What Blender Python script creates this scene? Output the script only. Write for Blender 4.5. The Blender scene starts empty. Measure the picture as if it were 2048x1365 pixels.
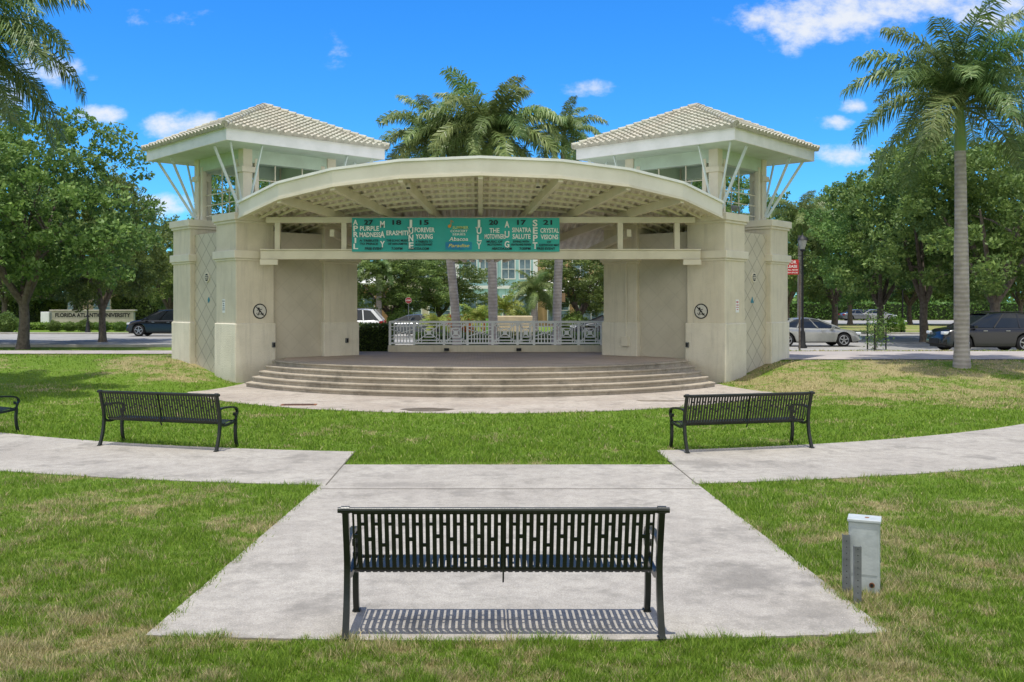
import bpy, math, random
import numpy as np
from mathutils import Vector, Matrix
random.seed(7); rng = np.random.default_rng(7)
D = bpy.data; SC = bpy.context.scene; COL = SC.collection
R = math.radians; PI = math.pi

# ------------------------------------------------------------------ helpers
def tag(o, label=None, cat=None, group=None, kind=None):
    if label: o['label'] = label
    if cat: o['category'] = cat
    if group: o['group'] = group
    if kind: o['kind'] = kind
    return o
def empty(name, loc=(0,0,0), rz=0, label=None, cat=None, group=None):
    o = D.objects.new(name, None); COL.objects.link(o)
    o.empty_display_size = .2
    o.location = loc; o.rotation_euler = (0,0,rz)
    return tag(o, label, cat, group)
def link(name, me, mat=None, parent=None, loc=None):
    o = D.objects.new(name, me); COL.objects.link(o)
    if mat is not None and len(me.materials) == 0: me.materials.append(mat)
    if parent is not None: o.parent = parent
    if loc is not None: o.location = loc
    return o
class MB:
    def __init__(s): s.v = []; s.f = []
    def add(s, vs, fs):
        b = len(s.v); s.v += [tuple(p) for p in vs]; s.f += [tuple(b+i for i in f) for f in fs]; return s
    def box(s, x0,x1,y0,y1,z0,z1):
        return s.add([(x0,y0,z0),(x1,y0,z0),(x1,y1,z0),(x0,y1,z0),(x0,y0,z1),(x1,y0,z1),(x1,y1,z1),(x0,y1,z1)],
              [(0,3,2,1),(4,5,6,7),(0,1,5,4),(1,2,6,5),(2,3,7,6),(3,0,4,7)])
    def bar(s, p0, p1, w, t, up=(0,0,1)):
        p0 = Vector(p0); p1 = Vector(p1); d = (p1-p0).normalized(); u = Vector(up)
        a = d.cross(u)
        if a.length < 1e-4: a = d.cross(Vector((1,0,0)))
        a.normalize(); b = a.cross(d).normalized(); a = a*w/2; b = b*t/2
        vs = [p0-a-b,p0+a-b,p0+a+b,p0-a+b,p1-a-b,p1+a-b,p1+a+b,p1-a+b]
        return s.add(vs, [(0,1,2,3),(7,6,5,4),(0,4,5,1),(1,5,6,2),(2,6,7,3),(3,7,4,0)])
    def tube(s, pts, rad, n=8):
        pts = [Vector(p) for p in pts]
        if not hasattr(rad, '__len__'): rad = [rad]*len(pts)
        vs = []; fs = []; m = len(pts); pa = None
        for i, p in enumerate(pts):
            d = (pts[min(i+1,m-1)]-pts[max(i-1,0)]).normalized()
            if pa is None:
                a = d.cross(Vector((0,0,1)))
                if a.length < .05: a = d.cross(Vector((1,0,0)))
            else: a = pa - d*pa.dot(d)
            a.normalize(); pa = a; b = d.cross(a)
            for k in range(n):
                t = 2*PI*k/n; vs.append(p + (a*math.cos(t)+b*math.sin(t))*rad[i])
        for i in range(m-1):
            for k in range(n):
                k2 = (k+1)%n; fs.append((i*n+k, i*n+k2, (i+1)*n+k2, (i+1)*n+k))
        fs.append(tuple(range(n-1,-1,-1))); fs.append(tuple((m-1)*n+k for k in range(n)))
        return s.add(vs, fs)
    def prism(s, poly, z0, z1):
        n = len(poly); vs = [(x,y,z0) for x,y in poly]+[(x,y,z1) for x,y in poly]
        fs = [tuple(range(n-1,-1,-1)), tuple(range(n,2*n))]+[(i,(i+1)%n,n+(i+1)%n,n+i) for i in range(n)]
        return s.add(vs, fs)
    def lathe(s, prof, n=16, c=(0,0)):
        vs = []; fs = []; m = len(prof)
        for r,z in prof:
            for k in range(n):
                t = 2*PI*k/n; vs.append((c[0]+r*math.cos(t), c[1]+r*math.sin(t), z))
        for i in range(m-1):
            for k in range(n): fs.append((i*n+k, i*n+(k+1)%n, (i+1)*n+(k+1)%n, (i+1)*n+k))
        fs.append(tuple(range(n-1,-1,-1))); fs.append(tuple((m-1)*n+k for k in range(n)))
        return s.add(vs, fs)
    def build(s, name, mat, parent=None, bevel=0, smooth=False, loc=None):
        me = D.meshes.new(name); me.from_pydata(s.v, [], s.f); me.update()
        if smooth:
            me.polygons.foreach_set('use_smooth', [True]*len(me.polygons))
            try: me.set_sharp_from_angle(angle=R(45))
            except Exception: pass
        o = link(name, me, mat, parent, loc)
        if bevel:
            m = o.modifiers.new('Bevel', 'BEVEL'); m.width = bevel; m.segments = 2; m.limit_method = 'ANGLE'
        return o
def fast_mesh(name, V, k):
    V = np.ascontiguousarray(V, dtype=np.float32).reshape(-1,3); n = len(V)
    me = D.meshes.new(name); me.vertices.add(n); me.vertices.foreach_set('co', V.ravel())
    me.loops.add(n); me.loops.foreach_set('vertex_index', np.arange(n, dtype=np.int32))
    me.polygons.add(n//k); me.polygons.foreach_set('loop_start', np.arange(0, n, k, dtype=np.int32))
    me.update(calc_edges=True); me.validate()
    return me
def copy_tree(o, parent=None):
    c = o.copy(); COL.objects.link(c); c.parent = parent
    for ch in o.children:
        d = ch.copy(); COL.objects.link(d); d.parent = c
        for g in ch.children:
            e = g.copy(); COL.objects.link(e); e.parent = d
    return c
def text(body, size, mat, parent, loc, rot=(PI/2,0,0), sx=1, align='CENTER', ext=.002, name='lettering', shear=0, bold=.012):
    cu = D.curves.new('t','FONT'); cu.body = body; cu.size = size; cu.align_x = align; cu.align_y = 'CENTER'; cu.extrude = ext
    cu.shear = shear; cu.offset = size*bold; cu.resolution_u = 3
    t = D.objects.new('t', cu); COL.objects.link(t)
    bpy.context.view_layer.update()
    me = D.meshes.new_from_object(t.evaluated_get(bpy.context.evaluated_depsgraph_get()))
    D.objects.remove(t)
    me.name = name; me.materials.clear()
    o = link(name, me, mat, parent, loc); o.rotation_euler = rot; o.scale = (sx,1,1)
    return o

# ------------------------------------------------------------------ materials
def newmat(name):
    m = D.materials.new(name); m.use_nodes = True; nt = m.node_tree
    return m, nt, nt.nodes['Principled BSDF'], nt.nodes, nt.links
def noise(nt, vec, scale, detail=5, rough=.55):
    n = nt.nodes.new('ShaderNodeTexNoise'); n.inputs['Scale'].default_value = scale
    n.inputs['Detail'].default_value = detail; n.inputs['Roughness'].default_value = rough
    if vec is not None: nt.links.new(vec, n.inputs['Vector'])
    return n.outputs['Fac']
def math_(nt, op, a, b=None, clamp=False):
    n = nt.nodes.new('ShaderNodeMath'); n.operation = op; n.use_clamp = clamp
    for i, x in enumerate((a,b)):
        if x is None: continue
        if isinstance(x, (int,float)): n.inputs[i].default_value = x
        else: nt.links.new(x, n.inputs[i])
    return n.outputs[0]
def mrange(nt, v, a, b, c=0, d=1, smooth=True):
    n = nt.nodes.new('ShaderNodeMapRange'); n.interpolation_type = 'SMOOTHSTEP' if smooth else 'LINEAR'
    nt.links.new(v, n.inputs[0])
    for i, x in zip((1,2,3,4), (a,b,c,d)): n.inputs[i].default_value = x
    return n.outputs[0]
def mix(nt, f, a, b, mode='MIX'):
    n = nt.nodes.new('ShaderNodeMix'); n.data_type = 'RGBA'; n.blend_type = mode
    if isinstance(f, (int,float)): n.inputs[0].default_value = f
    else: nt.links.new(f, n.inputs[0])
    for i, x in ((6,a),(7,b)):
        if isinstance(x, tuple): n.inputs[i].default_value = (x[0],x[1],x[2],1)
        else: nt.links.new(x, n.inputs[i])
    return n.outputs[2]
def coord(nt, which='Object'):
    n = nt.nodes.new('ShaderNodeTexCoord'); return n.outputs[which]
def position(nt):
    n = nt.nodes.new('ShaderNodeNewGeometry'); return n.outputs['Position']
def bump(nt, h, strength, dist=.02):
    n = nt.nodes.new('ShaderNodeBump'); n.inputs['Strength'].default_value = strength; n.inputs['Distance'].default_value = dist
    nt.links.new(h, n.inputs['Height']); nt.links.new(n.outputs[0], nt.nodes['Principled BSDF'].inputs['Normal'])
def pm(name, c, c2=None, scale=2, rough=.7, bmp=0, bscale=60, metal=0, spec=.4, lo=.35, hi=.7, world=False):
    m, nt, b, N, L = newmat(name)
    b.inputs['Roughness'].default_value = rough; b.inputs['Metallic'].default_value = metal
    b.inputs['Specular IOR Level'].default_value = spec
    v = position(nt) if world else coord(nt)
    if c2 is None: c2 = tuple(x*.8 for x in c)
    f = mrange(nt, noise(nt, v, scale, 7, .6), lo, hi)
    L.new(mix(nt, f, c, c2), b.inputs['Base Color'])
    if bmp: bump(nt, noise(nt, v, bscale, 4), bmp)
    return m
M = {}
def stucco(name, a, b_, bs, bst):
    m, nt, b, N, L = newmat(name); v = coord(nt); b.inputs['Roughness'].default_value = .88; b.inputs['Specular IOR Level'].default_value = .25
    c = mix(nt, mrange(nt, noise(nt, v, 1.2, 7, .62), .35, .7), a, b_)
    mp = N.new('ShaderNodeMapping'); mp.inputs['Scale'].default_value = (4,4,.35); L.new(v, mp.inputs[0])
    c = mix(nt, mrange(nt, noise(nt, mp.outputs[0], 1.6, 6, .65), .48, .75, 0, .45), c, tuple(x*.60 for x in a))
    sz = N.new('ShaderNodeSeparateXYZ'); L.new(v, sz.inputs[0])
    wz = math_(nt,'ADD', sz.outputs[2], math_(nt,'MULTIPLY', noise(nt, v, 3, 5), .5))
    c = mix(nt, mrange(nt, wz, .95, .35, 0, .35), c, tuple(x*.55 for x in a))
    c = mix(nt, mrange(nt, noise(nt, v, bs, 4, .7), .5, .7, 0, .28), c, tuple(x*.6 for x in a))
    L.new(c, b.inputs['Base Color']); bump(nt, noise(nt, v, bs, 4, .65), bst, .02); return m
M['stucco'] = stucco('stucco', (.70,.635,.49), (.62,.56,.43), 45, .5)
M['stucco_base'] = stucco('stucco_base', (.75,.695,.56), (.65,.60,.475), 26, .95)
M['trim'] = pm('trim_paint', (.73,.67,.53), (.64,.585,.455), 1.5, .6, .05)
M['fascia'] = pm('fascia_paint', (.78,.74,.63), (.68,.64,.53), .9, .55, .05)
M['white'] = pm('white_paint', (.80,.80,.76), (.70,.71,.66), 2, .5)
M['mint'] = pm('mint_soffit', (.52,.63,.51), (.46,.55,.44), 2, .7)
M['deck'] = pm('roof_deck', (.80,.75,.63), (.68,.63,.52), 2, .6)
M['strut'] = pm('strut_paint', (.66,.74,.74), (.56,.64,.62), 2, .5)
M['black'] = pm('black_metal', (.010,.013,.010), (.02,.023,.018), 6, .32, .05, 150, 0, .4)
M['galv'] = pm('galvanised_steel', (.20,.21,.215), (.13,.14,.14), 8, .5, .1, 80, .4)
M['boxgrey'] = pm('grey_enamel', (.46,.49,.48), (.33,.36,.35), 5, .5, .08, 60)
M['rust'] = pm('rust', (.25,.10,.04), (.12,.05,.03), 12, .9, .4)
M['bark'] = pm('bark', (.17,.14,.11), (.09,.07,.055), 6, .95, 1, 18)
M['glass'] = pm('dark_glass', (.012,.016,.02), (.02,.025,.03), 1, .08, 0, spec=.5)
M['tyre'] = pm('tyre_rubber', (.015,.015,.016), None, 5, .85)
M['rim'] = pm('alloy_rim', (.45,.46,.48), None, 5, .3, metal=.8)
M['redlamp'] = pm('red_lamp', (.35,.01,.01), None, 5, .2)
M['headlamp'] = pm('headlamp_glass', (.75,.78,.8), None, 5, .12)
M['red'] = pm('red_sign', (.55,.02,.02), None, 5, .5)
M['plainwhite'] = pm('plain_white', (.82,.82,.80), (.78,.78,.76), 5, .6)
M['plainblack'] = pm('plain_black', (.01,.01,.01), None, 5, .6)
M['teal'] = pm('teal_tile', (.02,.20,.26), None, 5, .4)
M['asphalt'] = pm('asphalt_road', (.33,.315,.29), (.24,.23,.21), .6, .95, .4, 90, world=True)
M['kerb'] = pm('kerb_concrete', (.42,.40,.36), (.32,.30,.26), 2, .9, .2, world=True)
M['walk'] = pm('sidewalk_pavers', (.40,.355,.32), (.30,.26,.235), 1.2, .9, .3, 40, world=True)
M['twig'] = pm('dark_twigs', (.03,.05,.018), None, 8, 1)

def concrete(name, a, b_, stain=.45, spots=()):
    m, nt, b, N, L = newmat(name); v = position(nt)
    b.inputs['Roughness'].default_value = .92; b.inputs['Specular IOR Level'].default_value = .2
    c = mix(nt, mrange(nt, noise(nt, v, .55, 8, .68), .36, .66), a, b_)
    c = mix(nt, mrange(nt, noise(nt, v, 5, 9, .78), .40, .64, 0, .55), c, tuple(x*.56 for x in a))
    c = mix(nt, mrange(nt, noise(nt, v, 70, 3, .8), .42, .66, 0, .5), c, tuple(x*.40 for x in a))
    c = mix(nt, mrange(nt, noise(nt, v, 90, 2, .8), .56, .72, 0, .5), c, tuple(min(.8,x*1.6) for x in a))
    c = mix(nt, mrange(nt, noise(nt, v, 1.3, 10, .74), .49, .66, 0, stain), c, tuple(x*.42 for x in a))
    if spots:
        sp = N.new('ShaderNodeSeparateXYZ'); L.new(v, sp.inputs[0]); rag = noise(nt, v, 3.5, 9, .75)
        for (x,y,rx,ry,st) in spots:
            d = math_(nt,'ADD', math_(nt,'POWER',math_(nt,'ABSOLUTE',math_(nt,'DIVIDE',math_(nt,'SUBTRACT',sp.outputs[0],x),rx)),2.0), math_(nt,'POWER',math_(nt,'ABSOLUTE',math_(nt,'DIVIDE',math_(nt,'SUBTRACT',sp.outputs[1],y),ry)),2.0))
            d = math_(nt,'ADD', d, math_(nt,'MULTIPLY', math_(nt,'SUBTRACT', rag, .5), 3.2))
            c = mix(nt, mrange(nt, d, 1.0, -.1, 0, st), c, tuple(q*.30 for q in a))
    L.new(c, b.inputs['Base Color']); bump(nt, noise(nt, v, 110, 3, .7), .6, .008)
    return m
M['concrete'] = concrete('concrete_path', (.44,.405,.35), (.355,.323,.28), .65, [(2.25,8.3,.45,.75,.55),(2.6,7.4,.35,.5,.4),(3.3,14.3,.5,.6,.5),(-1.2,12.6,.9,.2,.3)])
M['apron'] = concrete('concrete_apron', (.47,.415,.355), (.36,.305,.255), .65)
M['step'] = concrete('concrete_step', (.47,.41,.325), (.35,.30,.23), .8)
m, nt, b, N, L = newmat('stage_pavers'); M['stage'] = m
br = N.new('ShaderNodeTexBrick'); br.inputs['Scale'].default_value = 2.5
br.inputs['Color1'].default_value = (.40,.32,.26,1); br.inputs['Color2'].default_value = (.47,.38,.31,1); br.inputs['Mortar'].default_value = (.26,.22,.19,1)
br.inputs['Mortar Size'].default_value = .012
L.new(position(nt), br.inputs['Vector']); b.inputs['Roughness'].default_value = .85
L.new(mix(nt, mrange(nt, noise(nt, position(nt), .8, 7), .4,.7,0,.5), br.outputs[0], (.26,.22,.18)), b.inputs['Base Color'])
m, nt, b, N, L = newmat('diamond_stucco'); M['diamond'] = m
sep = N.new('ShaderNodeSeparateXYZ'); L.new(coord(nt), sep.inputs[0])
sn = N.new('ShaderNodeSeparateXYZ'); L.new(coord(nt,'Normal'), sn.inputs[0])
h = math_(nt, 'ADD', sep.outputs[0], sep.outputs[1])
def groove(sign):
    q = math_(nt, 'ADD', math_(nt,'DIVIDE', h, .66), math_(nt,'MULTIPLY', sep.outputs[2], sign/.60))
    q = math_(nt, 'FRACT', math_(nt,'ADD', q, 20.0)); q = math_(nt,'ABSOLUTE', math_(nt,'SUBTRACT', q, .5))
    return mrange(nt, q, .452, .474, 0, 1)
g = math_(nt, 'MAXIMUM', groove(1), groove(-1))
g = math_(nt, 'MULTIPLY', g, mrange(nt, math_(nt,'ABSOLUTE', sn.outputs[0]), .2,.8,.13,.72))
c0 = mix(nt, mrange(nt, noise(nt, coord(nt), 1.2, 6), .35,.7), (.56,.51,.395), (.49,.445,.34))
L.new(mix(nt, g, c0, (.30,.27,.21)), b.inputs['Base Color']); b.inputs['Roughness'].default_value = .85
bump(nt, math_(nt,'SUBTRACT', math_(nt,'MULTIPLY', noise(nt, coord(nt), 45), .25), g), .5, .015)
def trunkmat(name,a,b_,c_):
    m, nt, b, N, L = newmat(name)
    w = N.new('ShaderNodeTexWave'); w.bands_direction = 'Z'; w.inputs['Scale'].default_value = 2.2; w.inputs['Distortion'].default_value = 1.5; w.inputs['Detail'].default_value = 3
    L.new(coord(nt), w.inputs[0])
    c0 = mix(nt, mrange(nt, noise(nt, coord(nt), 2.5, 7), .35,.7), a, b_)
    L.new(mix(nt, math_(nt,'MULTIPLY', w.outputs['Fac'], .4), c0, c_), b.inputs['Base Color']); b.inputs['Roughness'].default_value = .95
    bump(nt, w.outputs['Fac'], .5, .02); return m
M['palmtrunk'] = trunkmat('palm_trunk',(.44,.40,.37), (.29,.26,.24), (.20,.18,.165))
M['crownshaft'] = pm('crownshaft_green', (.14,.25,.05), (.20,.27,.08), 2, .45)

def leafmat(name, a, b_, c_, trans=.3, rough=.55):
    m, nt, b, N, L = newmat(name)
    geo = N.new('ShaderNodeNewGeometry'); oi = N.new('ShaderNodeObjectInfo')
    rnd = geo.outputs['Random Per Island']
    c = mix(nt, rnd, a, b_)
    f = mrange(nt, noise(nt, geo.outputs['Position'], .55, 3), .35,.7,0,.75)
    c = mix(nt, f, c, c_)
    hs = N.new('ShaderNodeHueSaturation'); L.new(c, hs.inputs['Color'])
    L.new(mrange(nt, oi.outputs['Random'], 0,1,.475,.515,False), hs.inputs['Hue']); L.new(mrange(nt, oi.outputs['Random'],0,1,.85,1.2,False), hs.inputs['Value'])
    L.new(hs.outputs[0], b.inputs['Base Color']); b.inputs['Roughness'].default_value = rough; b.inputs['Specular IOR Level'].default_value = .35
    t = N.new('ShaderNodeBsdfTranslucent'); L.new(hs.outputs[0], t.inputs[0])
    ms = N.new('ShaderNodeMixShader'); ms.inputs[0].default_value = trans
    L.new(b.outputs[0], ms.inputs[1]); L.new(t.outputs[0], ms.inputs[2]); L.new(ms.outputs[0], N['Material Output'].inputs[0])
    return m
M['oakleaf'] = leafmat('oak_foliage', (.10,.185,.04), (.26,.36,.09), (.07,.13,.035), .36)
M['hedge'] = leafmat('hedge_foliage', (.10,.18,.035), (.18,.29,.06), (.06,.12,.025))
M['brightleaf'] = leafmat('bright_foliage', (.16,.30,.03), (.25,.37,.07), (.10,.20,.025), .35)
M['palmleaf'] = leafmat('palm_frond', (.10,.18,.05), (.26,.34,.12), (.08,.15,.045), .35, .42)
M['palmolive'] = leafmat('olive_palm_frond', (.135,.215,.06), (.32,.40,.14), (.10,.17,.05), .38, .42)
M['yellowpalm'] = leafmat('yellow_palm_frond', (.34,.36,.06), (.24,.33,.06), (.17,.24,.05), .35)
M['croton'] = leafmat('croton_leaves', (.45,.06,.02), (.5,.18,.03), (.18,.10,.02), .3)

# ------------------------------------------------------------------ terrain
def sst(a,b_,t):
    t = np.clip((t-a)/(b_-a),0,1); return t*t*(3-2*t)
def hgt(x,y):
    x = np.asarray(x,dtype=float); y = np.asarray(y,dtype=float)
    s = sst(24.5,33,y); w = np.maximum(sst(6.8,10.2,np.abs(x)), sst(33.5,35,y))
    return .6*s*w - .25*sst(37,39.6,y)
def hz(x,y): return float(hgt(x,y))
def dry_fac(nt):
    p = position(nt); sp = nt.nodes.new('ShaderNodeSeparateXYZ'); nt.links.new(p, sp.inputs[0])
    a = noise(nt, p, .55, 5, .6); c = noise(nt, p, 2.6, 9, .76)
    s = math_(nt,'ADD', math_(nt,'MULTIPLY', a, .5), math_(nt,'MULTIPLY', c, .5))
    near = mrange(nt, sp.outputs[1], 10, 15, .034, -.026)
    rt = math_(nt,'MULTIPLY', mrange(nt, sp.outputs[0], 6, 8.5), mrange(nt, sp.outputs[1], 21, 25))
    rt = math_(nt,'MULTIPLY', rt, .105)
    lt = math_(nt,'MULTIPLY', math_(nt,'MULTIPLY', mrange(nt, sp.outputs[0], -7.5, -9.0), mrange(nt, sp.outputs[0], -13, -11)), mrange(nt, sp.outputs[1], 27, 30))
    s = math_(nt,'ADD', math_(nt,'ADD', math_(nt,'ADD', s, near), rt), math_(nt,'MULTIPLY', lt, .11))
    return mrange(nt, s, .50, .62)
m, nt, b, N, L = newmat('lawn_soil'); M['lawn'] = m
df = dry_fac(nt); p = position(nt)
g0 = mix(nt, mrange(nt, noise(nt, p, 22, 5, .7), .3,.7), (.085,.15,.018), (.16,.24,.032))
g0 = mix(nt, mrange(nt, noise(nt, p, 1.1, 4), .35,.65,0,.6), g0, (.115,.20,.022))
d0 = mix(nt, mrange(nt, noise(nt, p, 30, 5, .7), .3,.7), (.38,.31,.17), (.24,.20,.09))
L.new(mix(nt, math_(nt,'MULTIPLY',df,.9), g0, d0), b.inputs['Base Color']); b.inputs['Roughness'].default_value = 1; b.inputs['Specular IOR Level'].default_value = .1
bump(nt, noise(nt, p, 45, 4, .7), .9, .03)
m, nt, b, N, L = newmat('grass_blades'); M['blade'] = m
df = dry_fac(nt); geo = N.new('ShaderNodeNewGeometry'); rnd = geo.outputs['Random Per Island']
gr = mix(nt, rnd, (.10,.20,.015), (.28,.39,.048))
gr = mix(nt, mrange(nt, noise(nt, position(nt), 1.1, 4), .35,.65,0,.5), gr, (.14,.25,.022))
dr = mix(nt, rnd, (.28,.28,.10), (.62,.51,.29))
fsel = mrange(nt, math_(nt,'SUBTRACT', math_(nt,'ADD', math_(nt,'MULTIPLY', df, .90), .06), math_(nt,'FRACT', math_(nt,'MULTIPLY', rnd, 7.31))), -.05,.1)
L.new(mix(nt, fsel, gr, dr), b.inputs['Base Color']); b.inputs['Roughness'].default_value = .7; b.inputs['Specular IOR Level'].default_value = .2
t = N.new('ShaderNodeBsdfTranslucent'); L.new(mix(nt, fsel, gr, dr), t.inputs[0]); ms = N.new('ShaderNodeMixShader'); ms.inputs[0].default_value = .3
L.new(b.outputs[0], ms.inputs[1]); L.new(t.outputs[0], ms.inputs[2]); L.new(ms.outputs[0], N['Material Output'].inputs[0])

def grid(name, xs, ys, off, mat, parent=None):
    X,Y = np.meshgrid(xs,ys); Z = hgt(X,Y)+off
    V = np.stack([X,Y,Z],-1).reshape(-1,3); nx = len(xs); F = []
    for j in range(len(ys)-1):
        for i in range(nx-1): F.append((j*nx+i, j*nx+i+1, (j+1)*nx+i+1, (j+1)*nx+i))
    me = D.meshes.new(name); me.from_pydata(V.tolist(), [], F); me.update()
    me.polygons.foreach_set('use_smooth',[True]*len(me.polygons))
    return link(name, me, mat, parent)
xs = np.concatenate([[-1500,-600,-300,-150,-90,-60,-45,-35], np.arange(-28,28.1,.5), [35,45,60,90,150,300,600,1500]])
ys = np.concatenate([[-300,-60,-20,-5], np.arange(0,50.1,.5), [55,60,70,90,120,200,400,900,2500]])
tag(grid('ground', xs, ys, 0, M['lawn']), 'flat green lawn rising gently to either side of the stage', 'ground', kind='structure')

CY = 33.2
def ring_pts(Rr, x0, x1, n):
    out = []
    for i in range(n+1):
        x = x0+(x1-x0)*i/n; out.append((x, CY-math.sqrt(max(Rr*Rr-x*x,0))))
    return out
def flat(name, poly, z, mat, parent=None):
    mb = MB(); mb.v = [(x,y,z) for x,y in poly]; mb.f = [tuple(range(len(poly)))]
    return mb.build(name, mat, parent)
pad = MB()
front = ring_pts(26.45, -2.42, 2.98, 14)
back = [(2.86,14.18),(-2.03,14.18)]
pad.prism(front+back, -.05, .016)
o = pad.build('path', M['concrete']); tag(o, 'pale concrete pad and path under the nearest bench', 'path', kind='structure')
def wing(x0, x1):
    a = ring_pts(20.7, x0, x1, 22); b_ = ring_pts(17.85, x0, x1, 22)
    mb = MB(); poly = a+b_[::-1]
    if x1 < x0: poly = poly[::-1]
    mb.prism(poly, -.05, .012); return mb.build('path', M['concrete'])
tag(wing(-15,-2.045), 'curved concrete path running off to the left under two benches', 'path', kind='structure')
tag(wing(2.885,15.5), 'curved concrete path running off to the right under one bench', 'path', kind='structure')
jm = pm('joint_dark', (.13,.115,.09), None, 5, 1)  # dark tone of the joints between path slabs
mb = MB(); mb.box(-2.08,2.86,12.29,12.312,.005,.019); mb.build('path_joint', jm, o)
mb = MB(); mb.box(-2.052,-2.034,12.55,15.45,.002,.019); mb.build('path_joint', jm, o)
mb = MB(); mb.box(2.868,2.886,12.6,15.6,.002,.019); mb.build('path_joint', jm, o)
ap = [(8.9*math.sin(t), 29.8-8.9*math.cos(t)) for t in np.linspace(-R(70),R(70),48)]+[(6,31),(-6,31)]
mb = MB(); mb.prism(ap, -.05, .014); apo = mb.build('apron', M['apron']); tag(apo, 'half-round concrete apron at the foot of the stage steps', 'path', kind='structure')
def blob(cx,cy,rx,ry,n=26,seed=1):
    r = random.Random(seed); ph = [r.uniform(0,6) for _ in range(3)]
    return [(cx+rx*math.cos(t)*(1+.12*math.sin(3*t+ph[0])+.07*math.sin(5*t+ph[1])), cy+ry*math.sin(t)*(1+.12*math.sin(2*t+ph[2]))) for t in np.linspace(0,2*PI,n,endpoint=False)]
wet = pm('wet_concrete', (.09,.065,.04), (.17,.14,.10), 4, .5)
tag(flat('puddle', blob(-1.23,21.62,.60,.34), .018, wet), 'small dark brown puddle on the front edge of the concrete apron', 'puddle', kind='structure')
damp = pm('damp_concrete',(.16,.125,.095),(.28,.24,.19),5,.6)
tag(flat('puddle', blob(4.45,23.6,.60,.22,seed=4), .018, damp), 'thin damp stain on the right side of the apron', 'puddle', kind='structure')
dr = empty('drain_cover', (-4.33,22.65,.016), .05, 'rusty brown rectangular drain cover set in the left of the apron', 'drain')
mb = MB(); mb.box(-.42,.42,-.16,.16,-.01,.008); mb.build('frame', M['rust'], dr)
mb = MB(); mb.box(-.36,.36,-.12,.12,.008,.011)
for i in range(9): mb.box(-.35+.08*i,-.31+.08*i,-.11,.11,.011,.015)
mb.build('grate', pm('grate_iron',(.07,.04,.03),None,9,.8), dr)
def rect(name, x0,x1,y0,y1,z,mat,label,cat):
    mb = MB(); mb.add([(x0,y0,z),(x1,y0,z),(x1,y1,z),(x0,y1,z)],[(0,1,2,3)]); return tag(mb.build(name, mat), label, cat, kind='structure')
rect('road', -300,300,46,66,.362,M['asphalt'],'grey asphalt street behind the stage','road')
rect('road', 9,120,39.9,46,.366,M['asphalt'],'grey parking bays beside the street on the right','road')
rect('road', -300,300,100,125,.362,M['asphalt'],'distant grey parking lot beyond the oaks','road')
def kerb(x0,x1,y,lab): 
    mb = MB(); mb.box(x0,x1,y,y+.18,.2,.48); tag(mb.build('kerb', M['kerb'], bevel=.02), lab, 'kerb', kind='structure')
kerb(-300,8.9,45.9,'low concrete kerb on the near side of the street, left'); kerb(9.05,120,39.7,'low concrete kerb in front of the parked cars on the right'); kerb(-300,300,66,'low concrete kerb on the far side of the street')
mb = MB()
for i in range(-20,20): mb.box(i*9-1.5,i*9+1.5,55.9,56.05,.366,.3665)
tag(mb.build('road_marking', M['plainwhite']), 'dashed white centre line on the street', 'road marking', kind='structure')
tag(grid('sidewalk', np.arange(-60,-8.9,1.0), np.array([34.4,35,35.6,36.2,36.8]), .03, M['walk']), 'narrow pinkish sidewalk crossing behind the left lawn', 'sidewalk', kind='structure')
tag(grid('sidewalk', np.arange(8.9,60,1.0), np.array([31.6,32.4,33.2,34,35,36.2]), .03, M['walk']), 'wide pinkish sidewalk crossing behind the right lawn', 'sidewalk', kind='structure')
tag(grid('plaza', np.arange(-8,8.1,1), np.array([34.3,35,36,37,37.7,38.4,39,39.6,42,45.8]), .03, M['walk']), 'paved plaza behind the stage', 'plaza', kind='structure')
rect('sidewalk', -300,300,67,69.5,.37,M['walk'],'pale sidewalk on the far side of the street','sidewalk')

# grass blades
def onpath(x,y):
    rr = np.sqrt(x*x+(CY-y)**2); jit = rng.normal(0,.03,len(x))+.035*np.sin(x*4.1+y*2.7)*np.sin(y*5.3-x*3)
    rr = rr+jit; xx = x+jit
    padm = (xx>-2.35)&(xx<2.92)&(rr<26.45)&(y<14.18+jit)
    padm &= ~((xx<-2.02-(14.2-y)*.05)|(xx>2.86+(14.2-y)*.014))
    ringm = (rr>17.85)&(rr<20.7)&((xx<-2.03)|(xx>2.88))&(y<27)
    apm = (np.sqrt(x*x+(29.8-y)**2)+jit<8.9)&(hgt(x,y)<.014)
    stg = (np.abs(x)<7.2)&(y>26)
    tw = (np.abs(np.abs(x)-7.26)+np.abs(y-32)<3.25)
    sw = ((xx<-8)&(y>34.4)&(y<36.8))|((xx>8)&(y>31.6)&(y<36.2))
    return padm|ringm|apm|stg|tw|sw
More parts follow.
